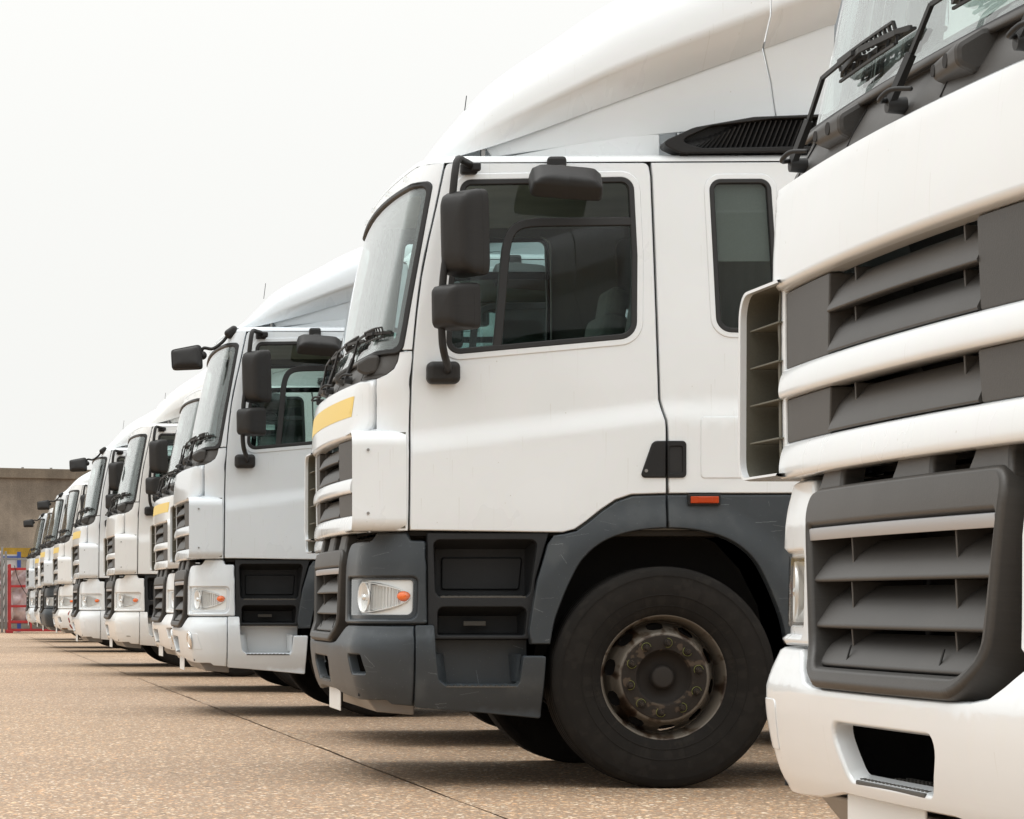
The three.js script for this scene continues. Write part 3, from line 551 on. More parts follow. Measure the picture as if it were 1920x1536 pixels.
    mesh('reflector', f(panel(rrect(a - 0.01, h0 - 0.01, b + 0.01, h1 + 0.01, 0.02), [], lowFront, { off: -0.062, th: 0.01, bevel: 0, res: 0.05 })), M.satin, L);
    // bowls behind the lens
    const bowl = (u, h, r, dep) => { const fr = frame(lowFront, u, h), g = lathe([[r * 0.25, -dep], [r * 0.55, -dep * 0.75], [r * 0.85, -dep * 0.35], [r, 0], [r * 1.04, 0.002], [r * 1.05, -0.006]], 28);
      const q = new THREE.Quaternion().setFromUnitVectors(V(0, 1, 0), fr.n); g.applyMatrix4(new THREE.Matrix4().compose(fr.p.clone().addScaledVector(fr.n, -0.026), q, V(1, 1, 1))); return g; };
    const w = b - a;
    mesh('lamp_bowl', f(bowl(a + w * 0.40, 0.90, 0.070, 0.034)), M.satin, L);
    for (const t of [0.40]) { const fr = frame(lowFront, a + w * t, 0.9); const p = fr.p.clone().addScaledVector(fr.n, -0.038); mesh('bulb', f(new THREE.SphereGeometry(0.018, 12, 8).translate(p.x, p.y, p.z)), M.chrome, L); }
    const al = []; for (let k = 0; k <= 20; k++) { const t = k / 20; al.push([a + w * (0.36 + 0.62 * t), 0.9 + 0.074 * Math.pow(max(0, 1 - t * t), 0.6)]); } for (let k = 19; k >= 0; k--) { const t = k / 20; al.push([a + w * (0.36 + 0.62 * t), 0.9 - 0.074 * Math.pow(max(0, 1 - t * t), 0.6)]); }
    const ali = inset(area(al) > 0 ? al : al.slice().reverse(), 0.0035);
    mesh('reflector_rim', f(panel(al, [ali], lowFront, { off: -0.024, th: 0.03, bevel: 0.001, res: 0.05 })), M.satin, L);
    const rings = []; for (let k = 0; k < 9; k++) { const t = 0.53 + k * 0.04, q = (t - 0.36) / 0.62, hh = 0.062 * Math.pow(max(0, 1 - q * q), 0.6); rings.push(panel([[a + w * t, 0.9 - hh], [a + w * t + 0.0022, 0.9 - hh], [a + w * t + 0.0022, 0.9 + hh], [a + w * t, 0.9 + hh]], [], lowFront, { off: -0.036, th: 0.02, bevel: 0.0008, res: 0.1 })); }
    mesh('lamp_flutes', rings.map(f), M.satin, L);
    const fi = frame(lowFront, b - 0.048, 0.905), ip = fi.p.clone().addScaledVector(fi.n, -0.026);
    mesh('indicator_bulb', f(new THREE.SphereGeometry(0.026, 16, 10).scale(1.25, 0.95, 0.7).translate(ip.x, ip.y, ip.z)), M.orange, L);
    mesh('lens', f(panel(rpoly([[a - 0.004, h0 - 0.004, 0.03], [b + 0.004, h0 - 0.004, 0.03], [b + 0.004, h1 + 0.004, 0.02], [a - 0.004, h1 + 0.004, 0.02]], 0, 6), [], lowFront, { off: -0.011, th: 0, bevel: 0, res: 0.06 })), M.lens, L);
  });
  // ---- bumper
  {
    const d = group('bumper', T), uB = h => LOW.uOf(0.2975, h), o = [];
    const half = [[0.0, 0.682], [0.40, 0.682], [0.52, 0.684], [0.60, 0.694], [0.66, 0.722], [0.71, 0.752], [0.745, 0.765], [0.9, 0.766]];
    const right = half.concat([[LOW.uOf(0.12, 0.766), 0.766], [LOW.uOf(0.22, 0.766), 0.766], ...[0.766, 0.74, 0.71, 0.68, 0.65, 0.6, 0.55, 0.5, 0.46, 0.42, 0.38].map(h => [uB(h), h])], [[LOW.uOf(0.2, 0.385), 0.385], [LOW.uOf(0.17, 0.41), 0.405], [0.9, 0.402], [0.6, 0.415], [0.36, 0.44], [0.0, 0.44]]);
    for (const p of right) o.push(p);
    for (const p of right.slice(1, -1).reverse()) o.push([-p[0], p[1]]);
    const mid = rpoly([[-0.345, 0.604, 0.03], [-0.265, 0.482, 0.04], [0.275, 0.482, 0.04], [0.355, 0.604, 0.03]], 0, 7);
    const fogs = s => rpoly([[s * 0.925, 0.625, 0.012], [s * 0.96, 0.535, 0.012], [s * 1.105, 0.535, 0.012], [s * 1.085, 0.625, 0.012]], 0, 5);
    const bp = mesh('bumper_skin', panel(rpoly(o.map(p => [p[0], p[1], 0]), 0), [mid, fogs(1), fogs(-1)], lowFront, { th: 0.045, bevel: 0.010, res: 0.045 }), P, d);
    for (const s of [1, -1]) {
      mesh('fog_cover', panel(inset(rpoly([[s * 0.87, 0.64, 0.02], [s * 0.90, 0.515, 0.01], [s * 1.15, 0.515, 0.01], [s * 1.13, 0.64, 0.02]].sort(() => 0), 0, 5), 0), [], lowFront, { off: 0.0025, th: 0.01, bevel: 0.0025, res: 0.05 }), P, d);
    }
    mesh('added_dark_box', merge([box(0.33, 0.345, 0.468, 0.64, -0.43, 0.43, 0.002), box(0.05, 0.33, 0.625, 0.64, -0.43, 0.43, 0.002), box(0.05, 0.33, 0.468, 0.625, -0.43, -0.415, 0.002), box(0.05, 0.33, 0.468, 0.625, 0.415, 0.43, 0.002), box(0.06, 0.33, 0.455, 0.468, -0.43, 0.43, 0.002)]), M.black, d);  // dark box added behind the bumper opening so the gap reads as deep shade
    const tr = mesh('step_tread', merge([box(-0.002, 0.14, 0.474, 0.484, -0.225, 0.225, 0.003), ...[0.012, 0.037, 0.062, 0.087, 0.112].flatMap(x => [...Array(18).keys()].map(k => box(x - 0.006, x + 0.006, 0.484, 0.4885, -0.212 + k * 0.025 - 0.005, -0.212 + k * 0.025 + 0.005, 0)))]), M.tread, d);
    mesh('under_lip', prism(rpoly([[0.10, 0.42], [0.34, 0.40], [0.34, 0.33], [0.16, 0.345]], 0.01), -0.86, 0.86, 0.006), M.steel, d);
    for (const z of [-0.97, 0.97]) { const fr = frame(lowFront, z, 0.435); mesh('tow_slot', rbox(0.01, 0.022, 0.010, 0.003, M4(fr.p.x + 0.002, 0.435, fr.p.z)), M.void, d); }
    const np = mesh('number_plate', box(0.028, 0.034, 0.335, 0.452, -0.26, 0.26, 0.0025), M.plate, T);
    mesh('plate_holder', box(0.036, 0.05, 0.36, 0.47, -0.2, 0.2, 0.002), M.black, np);
  }
  // ---- steps, skirts and fenders
  pair((s, f) => {
    const st = group('cab_step', T), Z = 1.178;
    // upper module, dark plastic coloured deeper for the shade in its wells
    const o = [[0.362, 1.205], [0.362, 0.70], [0.84, 0.70], [0.862, 0.766], S(1003, 1088), S(1022, 1020), [0.935, 1.205]];
    const holeA = rpoly([[0.392, 1.17, 0.03], [0.402, 0.898, 0.04], [0.842, 0.898, 0.04], [0.882, 1.17, 0.03]], 0, 6);
    const holeB = rpoly([[0.412, 0.852, 0.03], [0.412, 0.72, 0.01], [0.82, 0.72, 0.01], [0.832, 0.852, 0.03]], 0, 6);
    mesh('step_panel', f(panel(o, [holeA, holeB], flat(Z - 0.02), { th: 0.04, bevel: 0.007, res: 0.1 })), M.step, st);
    const well = (x0, x1, h0, h1, dep, m, tap = 0.04) => f(merge([
      panel([[x0 + tap, h0 + 0.02], [x1 - tap, h0 + 0.02], [x1 - tap, h1 - 0.05], [x0 + tap, h1 - 0.05]], [], flat(Z - dep), { th: 0.002, bevel: 0, res: 0.3 }),
      ...[[[x0, h0], [x0, h1], [x0 + tap, h1 - 0.05], [x0 + tap, h0 + 0.02]], [[x1, h1], [x1, h0], [x1 - tap, h0 + 0.02], [x1 - tap, h1 - 0.05]], [[x0, h1], [x1, h1], [x1 - tap, h1 - 0.05], [x0 + tap, h1 - 0.05]], [[x1, h0], [x0, h0], [x0 + tap, h0 + 0.02], [x1 - tap, h0 + 0.02]]].map(q => {
        const pts = [V(q[0][0], q[0][1], Z - 0.03), V(q[1][0], q[1][1], Z - 0.03), V(q[2][0], q[2][1], Z - dep), V(q[3][0], q[3][1], Z - dep)];
        const n = pts[1].clone().sub(pts[0]).cross(pts[3].clone().sub(pts[0])).normalize();
        return G(pts.flatMap(p => [p.x, p.y, p.z]), [0, 1, 2, 3].flatMap(() => [n.x, n.y, n.z]), pts.flatMap(p => [p.x, p.y]), [0, 1, 2, 0, 2, 3]); })]));
    mesh('step_well', well(0.385, 0.89, 0.89, 1.18, 0.20, M.step), M.step, st);
    mesh('step_back', f(panel(rpoly([[0.452, 1.09, 0.015], [0.452, 0.935, 0.015], [0.822, 0.935, 0.015], [0.838, 1.09, 0.015]], 0), [], flat(Z - 0.185), { th: 0.02, bevel: 0.008, res: 0.3 })), M.step, st);
    mesh('step_well', well(0.405, 0.84, 0.71, 0.86, 0.17, M.step, 0.03), M.step, st);
    const treadAt = (x0, x1, h, zi, zo) => f(merge([box(x0, x1, h - 0.004, h + 0.004, zi, zo, 0.002), ...[...Array(Math.floor((x1 - x0) / 0.028)).keys()].flatMap(k => [0, 1, 2].map(j => { const g = worldUV(new THREE.BoxGeometry(0.018, 0.005, 0.006)); g.rotateY(0.6); g.translate(x0 + 0.016 + k * 0.028, h + 0.0055, zo - 0.015 - j * 0.035); return g; }))]));
    mesh('step_tread', treadAt(0.425, 0.826, 0.900, Z - 0.16, Z - 0.022), M.tread, st);
    mesh('step_lamp', f(box(SX(873), SX(915), SY(1174), SY(1165), Z - 0.12, Z - 0.095, 0.004)), M.tread, st);
    // lower module, in the bumper's colour
    const lo = [[0.300, 0.768], [0.300, 0.375], [0.62, 0.352], [0.897, 0.325], [0.913, 0.622], [0.805, 0.622], [0.79, 0.50], [0.776, 0.478], [0.45, 0.478], [0.412, 0.51], [0.396, 0.64], [0.392, 0.768]];
    const lsk = group('lower_skirt', T);
    mesh('skirt_skin', f(panel(rpoly(lo.map((p, i) => [p[0], p[1], i > 8 && i < 10 ? 0.03 : 0.012]), 0), [], (x, y) => V(x, y, LOW.side(x, y).z - 0.0), { th: 0.05, bevel: 0.006, res: 0.06 })), P, lsk);
    mesh('skirt_back', f(panel([[0.37, 0.45], [0.85, 0.45], [0.85, 0.70], [0.37, 0.70]], [], flat(1.05), { th: 0.02, bevel: 0.005, res: 0.3 })), P, lsk);
    for (const q of [[[0.398, 0.63], [0.41, 0.47], 0.45, 0.47], [[0.79, 0.5], [0.80, 0.63], 0.77, 0.76]]) {
      const A = V(q[0][0], q[0][1], 1.17), B = V(q[1][0], q[1][1], 1.17), C = V(q[3], q[1][1], 1.07), D = V(q[2], q[0][1], 1.07), n = B.clone().sub(A).cross(D.clone().sub(A)).normalize();
      mesh('skirt_cheek', f(G([A, B, C, D].flatMap(p => [p.x, p.y, p.z]), [0, 1, 2, 3].flatMap(() => [n.x, n.y, n.z]), [0, 0, 1, 0, 1, 1, 0, 1], [0, 1, 2, 0, 2, 3])), P, lsk);
    }
    mesh('skirt_floor', f(box(0.405, 0.80, 0.462, 0.472, 1.05, 1.165, 0.002)), P, lsk);
    mesh('step_tread', treadAt(0.445, 0.775, 0.4765, 1.06, 1.195), M.tread, lsk);
    // fenders
    const FZ = 1.176, flare = (x, y) => { const r = Math.hypot(x - 1.464, y - 0.528); return V(x, y, FZ + 0.02 * smooth((0.86 - r) / 0.16)); };
    const arch = [[1028, 1208], [1036, 1165], [1050, 1125], [1066, 1088], [1086, 1052], [1115, 1024], [1150, 1006], [1195, 995], [1244, 991]].map(p => S(...p));
    const archS = spline(arch, 36);
    const fo = [S(992, 1208), S(988, 1183), S(1003, 1088), S(1024, 1020), S(1036, 1004), S(1054, 1001.5), S(1077, 996), S(1098, 981), S(1124, 960), S(1152, 941), S(1182, 931), S(1244, 929)].concat(archS.slice().reverse());
    const fm = mesh('fender', f(panel(rpoly(fo.map(p => [p[0], p[1], 0]), 0), [], flare, { th: 0.06, bevel: 0.008, res: 0.05 })), M.darkPaint, T);
    const c = SX(1246.5);
    const ro = [[c, SY(929)], [2.24, SY(929)], [2.24, 1.02], [2.17, 0.95], [2.12, 0.82], [2.10, 0.68], ...archS.slice(0, -1).map(q => [2 * c - q[0], q[1]]), [c, SY(991)]];
    mesh('fender', f(panel(ro, [], flare, { th: 0.06, bevel: 0.008, res: 0.05 })), M.darkPaint, T);
    const ar = [[0.86, 0.42], [0.865, 0.66], [0.915, 0.86], [1.0, 1.04], [1.12, 1.17], [1.28, 1.245], [1.475, 1.262], [1.67, 1.245], [1.84, 1.17], [1.96, 1.04], [2.05, 0.86], [2.085, 0.66], [2.085, 0.45]];
    const arcN = ar.length, pos = [], nor = [], uv = [], idx = []; ar.forEach(([x, y], i) => { for (const z of [0.6, 1.168]) { const l = Math.hypot(1.464 - x, 0.528 - y); pos.push(x, y, z); nor.push((1.464 - x) / l, (0.528 - y) / l, 0); uv.push(x, z); } if (i < arcN - 1) { const k = i * 2; idx.push(k, k + 1, k + 3, k, k + 3, k + 2); } });
    mesh('wheel_arch_liner', f(merge([G(pos, nor, uv, idx), panel(ar, [], flat(0.6), { th: 0.004, bevel: 0, res: 0.4 })])), M.liner, T);
  });
  // ---- chassis
  {
    const ch = group('chassis', T);
    for (const z of [-0.4, 0.4]) mesh('chassis_rail', merge([box(0.35, 9.0, 0.66, 0.92, z - 0.006, z + 0.006, 0.002), box(0.35, 9.0, 0.915, 0.925, z - 0.04, z + 0.04, 0.002), box(0.35, 9.0, 0.655, 0.665, z - 0.04, z + 0.04, 0.002)]), M.chassis, ch);
    mesh('front_axle', merge([box(1.41, 1.52, 0.40, 0.52, -0.92, 0.92, 0.02), box(0.9, 2.1, 0.56, 0.62, -0.46, -0.38, 0.01), box(0.9, 2.1, 0.56, 0.62, 0.38, 0.46, 0.01)]), M.chassis, ch);
    mesh('engine', box(0.55, 1.95, 0.55, 1.18, -0.36, 0.36, 0.06), M.liner, ch);
    mesh('cross_member', merge([box(0.46, 0.56, 0.40, 0.64, -0.9, 0.9, 0.02), box(0.42, 0.75, 0.42, 0.55, 0.84, 0.93, 0.01), box(0.42, 0.75, 0.42, 0.55, -0.93, -0.84, 0.01)]), M.chassis, ch);
    mesh('rear_axle', new THREE.CylinderGeometry(0.1, 0.1, 1.7, 16).rotateX(PI / 2).translate(6.6, 0.528, 0), M.chassis, ch);
    for (const z of [-0.85, 0.85]) mesh('fuel_tank', box(2.6, 3.8, 0.45, 1.0, z - 0.3, z + 0.3, 0.09, 4), M.steel, ch);
    mesh('battery_box', box(4.0, 4.6, 0.5, 0.95, 0.5, 1.1, 0.02), M.chassis, ch);
  }
  { // unseen cargo box, added behind the cab to block sky light
    const b = mesh('added_cargo_box', box(2.55, 9.2, 1.15, 4.15, -1.25, 1.25, 0.03), P, T);
    for (const z of [-1.262, 1.262]) mesh('box_skirt_rail', box(2.6, 9.15, 1.08, 1.17, z - 0.012, z + 0.012, 0.004), M.silver, b);
    for (let k = 0; k < 5; k++) mesh('cross_bearer', box(3.0 + k * 1.4, 3.1 + k * 1.4, 0.93, 1.155, -1.2, 1.2, 0.005), M.chassis, b);
    mesh('added_undertray', box(0.6, 2.4, 0.50, 0.54, -0.55, 0.55, 0.01), M.liner, T);  // tray added below the engine to block light and darken the ground
  }
  // ---- wheels
  {
    const R = 0.523, tyreP = [[0.288, 0.115], [0.30, 0.128], [0.325, 0.140], [0.37, 0.150], [0.415, 0.1535], [0.45, 0.150], [0.475, 0.144], [0.478, 0.147], [0.482, 0.144], [0.50, 0.139], [0.514, 0.128], [0.521, 0.112]];
    const tread = [];
    for (const [a, b] of [[0.112, 0.098], [0.062, 0.050], [0.008, -0.008], [-0.050, -0.062], [-0.098, -0.112]]) { tread.push([R, a], [R - 0.012, a - 0.003], [R - 0.012, b + 0.003], [R, b]); }
    const full = tyreP.concat(tread, tyreP.slice().reverse().map(([r, w]) => [r, -w]));
    const tyreG = lathe(full, 96); { const p = tyreG.attributes.position, u = tyreG.attributes.uv; for (let i = 0; i < u.count; i++) u.setXY(i, u.getX(i) * 4, u.getY(i) * 1.5); }
    tyreG.computeVertexNormals(); tyreG.rotateX(PI / 2);
    const rings = lathe([[0.385, 0.1515], [0.388, 0.1545], [0.391, 0.1523]], 96).rotateX(PI / 2), rings2 = lathe([[0.335, 0.1425], [0.338, 0.1462], [0.341, 0.144]], 96).rotateX(PI / 2);
    const tyreAll = merge([tyreG, rings, rings2]);
    const flange = lathe([[0.266, 0.0], [0.271, 0.06], [0.279, 0.10], [0.287, 0.117], [0.2925, 0.124], [0.2965, 0.121], [0.296, 0.112]], 72).rotateX(PI / 2);
    const barrel = lathe([[0.262, -0.11], [0.258, -0.04], [0.266, 0.0]], 48).rotateX(PI / 2);
    // dished disc with hand holes (front wheel: hub stands outwards)
    const dish = r => 0.005 + 0.065 * smooth((0.264 - r) / 0.035) + 0.058 * smooth((0.234 - r) / 0.026);
    const ringMap = (a, r) => V(r * cos(-a), r * sin(-a), dish(r));
    const discParts = []; { // disc as polar grid with holes left out
      const na = 240, rs = [0.140, 0.17, 0.198, 0.205, 0.212, ...[...Array(26).keys()].map(k => 0.218 + k * 0.00184)], pos = [], uv = [], idx = [];
      for (const r of rs) for (let i = 0; i <= na; i++) { const a = i / na * PI * 2; pos.push(r * cos(a), r * sin(a), dish(r)); uv.push(r * cos(a) * 2, r * sin(a) * 2); }
      const hole = (i, k) => { const a = (i + 0.5) / na * 10 % 1 - 0.5, r = (rs[k] + rs[k + 1]) / 2; return (a / 0.26) ** 2 + ((r - 0.241) / 0.0165) ** 2 < 1; };
      for (let k = 0; k < rs.length - 1; k++) for (let i = 0; i < na; i++) { if (hole(i, k)) continue; const a = k * (na + 1) + i, b = a + na + 1; idx.push(a, b, b + 1, a, b + 1, a + 1); }
      const g = new THREE.BufferGeometry(); g.setAttribute('position', new THREE.Float32BufferAttribute(pos, 3)); g.setAttribute('uv', new THREE.Float32BufferAttribute(uv, 2)); g.setIndex(idx); g.computeVertexNormals(); discParts.push(g);
    }
    const face = lathe([[0.125, 0.112], [0.130, 0.130], [0.134, 0.134], [0.194, 0.134], [0.199, 0.131]], 60).rotateX(PI / 2);
    const hub = lathe([[0.0, 0.112], [0.040, 0.112], [0.050, 0.106], [0.055, 0.092], [0.058, 0.066], [0.085, 0.060], [0.105, 0.066], [0.124, 0.084], [0.129, 0.128]], 48).rotateX(PI / 2);
    for (const g of [face, hub, flange]) { const p = g.attributes.position, u = g.attributes.uv; for (let i = 0; i < u.count; i++) u.setXY(i, p.getX(i) * 2.2, p.getY(i) * 2.2); }
    const nut = merge([new THREE.CylinderGeometry(0.0165, 0.0175, 0.018, 6).rotateX(PI / 2).translate(0, 0, 0.009), new THREE.CylinderGeometry(0.010, 0.011, 0.012, 10).rotateX(PI / 2).translate(0, 0, 0.024)]);
    const mark = new THREE.TorusGeometry(0.0215, 0.0013, 5, 22, PI * 1.15);
    const drum = new THREE.CylinderGeometry(0.25, 0.25, 0.12, 40).rotateX(PI / 2).translate(0, 0, -0.085);
    const mk = (x, z, flip, rear) => {
      const w = group('wheel', T); w.position.set(x, R - 0.001, z); if (flip) w.rotation.y = PI; w.rotation.z = 0.12;
      mesh('tyre', tyreAll, M.tyre, w); const rm = mesh('rim', merge([flange.clone(), barrel.clone()]), M.rim, w);
      mesh('rim_disc', merge(discParts.map(g => g.clone())), M.rim, w);
      mesh('hub', hub, M.hubDark, w); const fc = mesh('bolt_flange', face, M.hub, w); mesh('brake_drum', drum, M.liner, w);
      for (let k = 0; k < 10; k++) { const a = k / 10 * PI * 2 + 0.1; const q = mesh('wheel_nut', nut, M.hub, w); q.position.set(0.164 * cos(a), 0.164 * sin(a), 0.134); q.rotation.z = k * 1.3;
        if (!rear) { const m = mesh('paint_mark', mark, M.nutMark, w); m.position.set(0.164 * cos(a), 0.164 * sin(a), 0.1355); m.rotation.z = k * 2.1; } }
      return w;
    };
    mk(1.464, 1.072, false); mk(1.464, -1.072, true);
    for (const s of [1, -1]) mk(6.6, s * 1.05, s > 0, true);
  }
  // ---- mirrors
  pair((s, f) => {
    const m = group('door_mirror', T);
    mesh('mirror_arm', f(merge([tube([[0.58, 2.938, 1.14], [0.52, 2.945, 1.26], [0.478, 2.94, 1.345], [0.462, 2.88, 1.372], [0.435, 2.6, 1.374], [0.405, 2.36, 1.372], [0.402, 2.1, 1.372], [0.412, 2.04, 1.36], [0.44, 1.985, 1.28], [0.45, 1.965, 1.22]], 0.0175, 70, 10)])), M.mirrorBody, m);
    mesh('arm_bracket', f(merge([box(0.52, 0.60, 2.90, 2.955, 1.12, 1.17, 0.012), box(0.565, 0.61, 2.91, 2.95, 1.16, 1.2, 0.01)])), M.black, m);
    mesh('arm_foot', f(box(0.355, 0.512, 1.905, 2.012, 1.14, 1.225, 0.03, 4)), M.mirrorBody, m);
    const head = (x, h, z, w, hh, dep, ry, rx) => {
      const R = M4(x, h, z, 0, ry, rx), gl = new RoundedBoxGeometry(0.004, hh - 0.03, w - 0.03, 2, 0.0019).translate(0.041, 0, 0);
      return [mirrorPod(w, hh, dep, 0.042).applyMatrix4(R), gl.applyMatrix4(R)];
    };
    for (const [nm, a] of [['main_mirror', [0.52, 2.592, 1.375, 0.205, 0.40, 0.105, 0.62, 0.03]], ['wide_mirror', [0.485, 2.25, 1.375, 0.19, 0.215, 0.12, 0.62, 0.02]]]) {
      const [sh, gl] = head(...a); const h = mesh(nm, f(sh), M.mirrorBody, m); mesh('mirror_glass', f(gl), M.mirrorGlass, m);
    }
  });
  { // kerb mirror over the near door
    const k = group('kerb_mirror', T);
    mesh('mirror_bracket', merge([box(0.93, 1.02, 2.865, 2.985, 1.11, 1.155, 0.018), box(0.945, 1.005, 2.87, 2.93, 1.14, 1.25, 0.015)]), M.mirrorBody, k);
    const g = mirrorPod(0.155, 0.335, 0.075, 0.03); g.rotateZ(-PI / 2); g.rotateX(0.72); g.rotateZ(-0.08); g.translate(0.985, 2.825, 1.31);
    const hd = mesh('mirror_head', g, M.mirrorBody, k);
  }
  { // front mirror, on some trucks only
    const k = group('front_mirror', T);
    mesh('mirror_arm', tube([[0.40, 2.985, 1.02], [0.33, 2.95, 1.0], [0.27, 2.885, 0.99], [0.2, 2.84, 0.98], [0.13, 2.845, 0.97], [0.11, 2.80, 0.965]], 0.013, 40, 8), M.mirrorBody, k);
    mesh('arm_base', rbox(0.11, 0.075, 0.08, 0.03, M4(0.345, 2.965, 1.01, 0, 0, 0.6)), M.mirrorBody, k);
    const g = mirrorPod(0.24, 0.19, 0.05, 0.03); { const p = g.attributes.position; for (let i = 0; i < p.count; i++) { const t = p.getZ(i) / 0.24; p.setY(i, p.getY(i) * (0.93 + 0.2 * t)); } g.computeVertexNormals(); }
    g.rotateY(PI / 2); g.applyMatrix4(M4(0.0, 2.765, 0.99, -0.25, -0.25, 0.10));
    mesh('mirror_head', worldUV(g), M.mirrorBody, k);
    mesh('swivel', new THREE.SphereGeometry(0.034, 14, 10).translate(0.125, 2.79, 0.965), M.mirrorBody, k);
  }
  // ---- wipers and washer housings
  for (const [zp, l0, l1] of [[-0.86, 0.13, 0.70], [-0.03, 0.13, 0.72], [0.66, 0.10, 0.46]]) {
    const w = group('wiper', T);
    const on = (u, h, o) => { const q = frame(cabFront, u, h); const p = q.p.addScaledVector(q.n, o); return [p.x, p.y, p.z]; };
    const hB = 2.155, a0 = on(zp, 1.955, 0.025), a1 = on(zp + 0.05, 2.05, 0.045), a2 = on(zp + l0 - 0.005, hB - 0.012, 0.05), a3 = on(zp + (l0 + l1) / 2 - 0.05, hB + 0.002, 0.044);
    mesh('wiper_arm', merge([bar(a0, a1, 0.015, 0.020), bar(a1, a2, 0.009, 0.012), bar(a2, a3, 0.007, 0.010), new THREE.CylinderGeometry(0.016, 0.019, 0.04, 14).rotateZ(PI / 2).translate(a0[0] + 0.015, a0[1], a0[2])]), M.rubber, w);
    const b0 = zp + l0, b1 = zp + l1, L = b1 - b0, parts = [];
    const tie = (c, hA, hC, oA, oC, w2 = 0.006) => parts.push(bar(on(b0 + L * c, hA, oA), on(b0 + L * c + 0.004, hC, oC), w2, 0.007));
    const seg = (ua, ub, oa, ob, ww, hh) => { const n = max(1, Math.round((ub - ua) / 0.12)); for (let i = 0; i < n; i++) { const t0 = i / n, t1 = (i + 1) / n; parts.push(bar(on(ua + (ub - ua) * t0, hB, oa + (ob - oa) * t0), on(ua + (ub - ua) * t1, hB, oa + (ob - oa) * t1), ww, hh)); } };
    seg(b0, b1, 0.004, 0.004, 0.012, 0.006); seg(b0, b1, 0.010, 0.010, 0.005, 0.010);
    seg(b0 + L * 0.12, b0 + L * 0.5, 0.022, 0.040, 0.007, 0.013); seg(b0 + L * 0.5, b0 + L * 0.88, 0.040, 0.022, 0.007, 0.013);
    for (const c of [0.12, 0.88]) { seg(b0 + L * (c - 0.11), b0 + L * c, 0.010, 0.024, 0.006, 0.012); seg(b0 + L * c, b0 + L * (c + 0.11), 0.024, 0.010, 0.006, 0.012); }
    for (const c of [0.34, 0.66]) { seg(b0 + L * (c - 0.08), b0 + L * c, 0.011, 0.022, 0.005, 0.010); seg(b0 + L * c, b0 + L * (c + 0.08), 0.022, 0.011, 0.005, 0.010); parts.push(bar(on(b0 + L * c, hB, 0.02), on(b0 + L * c, hB, 0.034), 0.008, 0.012)); }
    { const n = 6; for (let i = 0; i < n; i++) { const t0 = 0.06 + 0.80 * i / n, t1 = 0.06 + 0.80 * (i + 1) / n; parts.push(bar(on(b0 + L * t0, hB + 0.024, 0.03), on(b0 + L * t1, hB + 0.024, 0.03), 0.007, 0.006)); parts.push(bar(on(b0 + L * t0, hB - 0.022, 0.016), on(b0 + L * t1, hB - 0.022, 0.016), 0.006, 0.006)); } for (let i = 0; i <= 13; i++) { const c = 0.06 + 0.80 * i / 13; tie(c, hB + 0.024, hB + 0.002, 0.03, 0.02); if (i % 2) tie(c, hB, hB - 0.022, 0.016, 0.014); } }
    mesh('wiper_blade', parts, M.rubber, w);
    const hs = tube([on(zp - 0.01, 1.965, 0.03), on(zp + 0.03, 1.952, 0.055), on(zp + 0.06, 1.965, 0.05), on(zp + 0.09, 1.975, 0.02)], 0.006, 16, 6);
    mesh('washer_hose', hs, M.rubber, w);
    // housing with two ports, standing on the cowl beside the pivot
    const hz = zp + 0.30, hh = 2.005, L2 = 0.22; const q = frame(cabFront, hz, hh);
    const R = M4(q.p.x, hh, hz, 0, -0.09 * hz, 0);
    const hg = prism(rpoly([[-0.052, 0.012], [-0.050, -0.028], [-0.01, -0.046], [0.05, -0.03], [0.06, 0.05], [0.0, 0.042]], 0.02, 5), -L2 / 2, L2 / 2, 0.012); { const p = hg.attributes.position; for (let i = 0; i < p.count; i++) { const t = p.getZ(i) / L2 + 0.5; p.setX(i, p.getX(i) + 0.02 * (1 - t)); p.setY(i, p.getY(i) * (0.80 + 0.25 * t)); } }
    const hm = mesh('washer_housing', hg.applyMatrix4(R), M.grille, T);
    for (const [t, rr] of [[-0.40, 0.013], [0.10, 0.015]]) mesh('washer_port', merge([new THREE.CylinderGeometry(rr, rr, 0.008, 16).rotateZ(PI / 2).translate(-0.0495 + 0.02 * (0.5 - t), -0.006, t * L2)]).applyMatrix4(R), M.void, hm);
  }
  // ---- roof air deflector
  {
    const D = group('roof_air_deflector', T); D.position.set(0, 3.0, 0);
    const hi = table([[0.36, 0.0], [0.42, 0.05], [0.48, 0.11], [0.58, 0.235], [0.70, 0.385], [1.02, 0.61], [1.31, 0.80], [1.98, 1.08], [2.3, 1.18]]), lo = table([[0.36, -0.02], [0.5, 0.008], [0.66, 0.048], [1.2, 0.24], [1.98, 0.517], [2.3, 0.63]]), ze = table([[0.36, 0.78], [0.5, 0.94], [0.8, 1.04], [1.3, 1.10], [2.3, 1.14]]);
    const surf = (x, t, o = 0) => { const a = t * PI, c = cos(a), sn = sin(a), k = ze(x) - o, hh = max(0.01, hi(x) - lo(x)) - o; const q = Math.pow(max(0, sn), 0.5), z = sign(c) * Math.pow(abs(c), 0.28) * k * (1 - 0.13 * smooth((x - 0.45) / 0.8) * Math.pow(max(0, 1 - q / 0.22), 1.6)); return V(x, lo(x) + hh * q, z); };
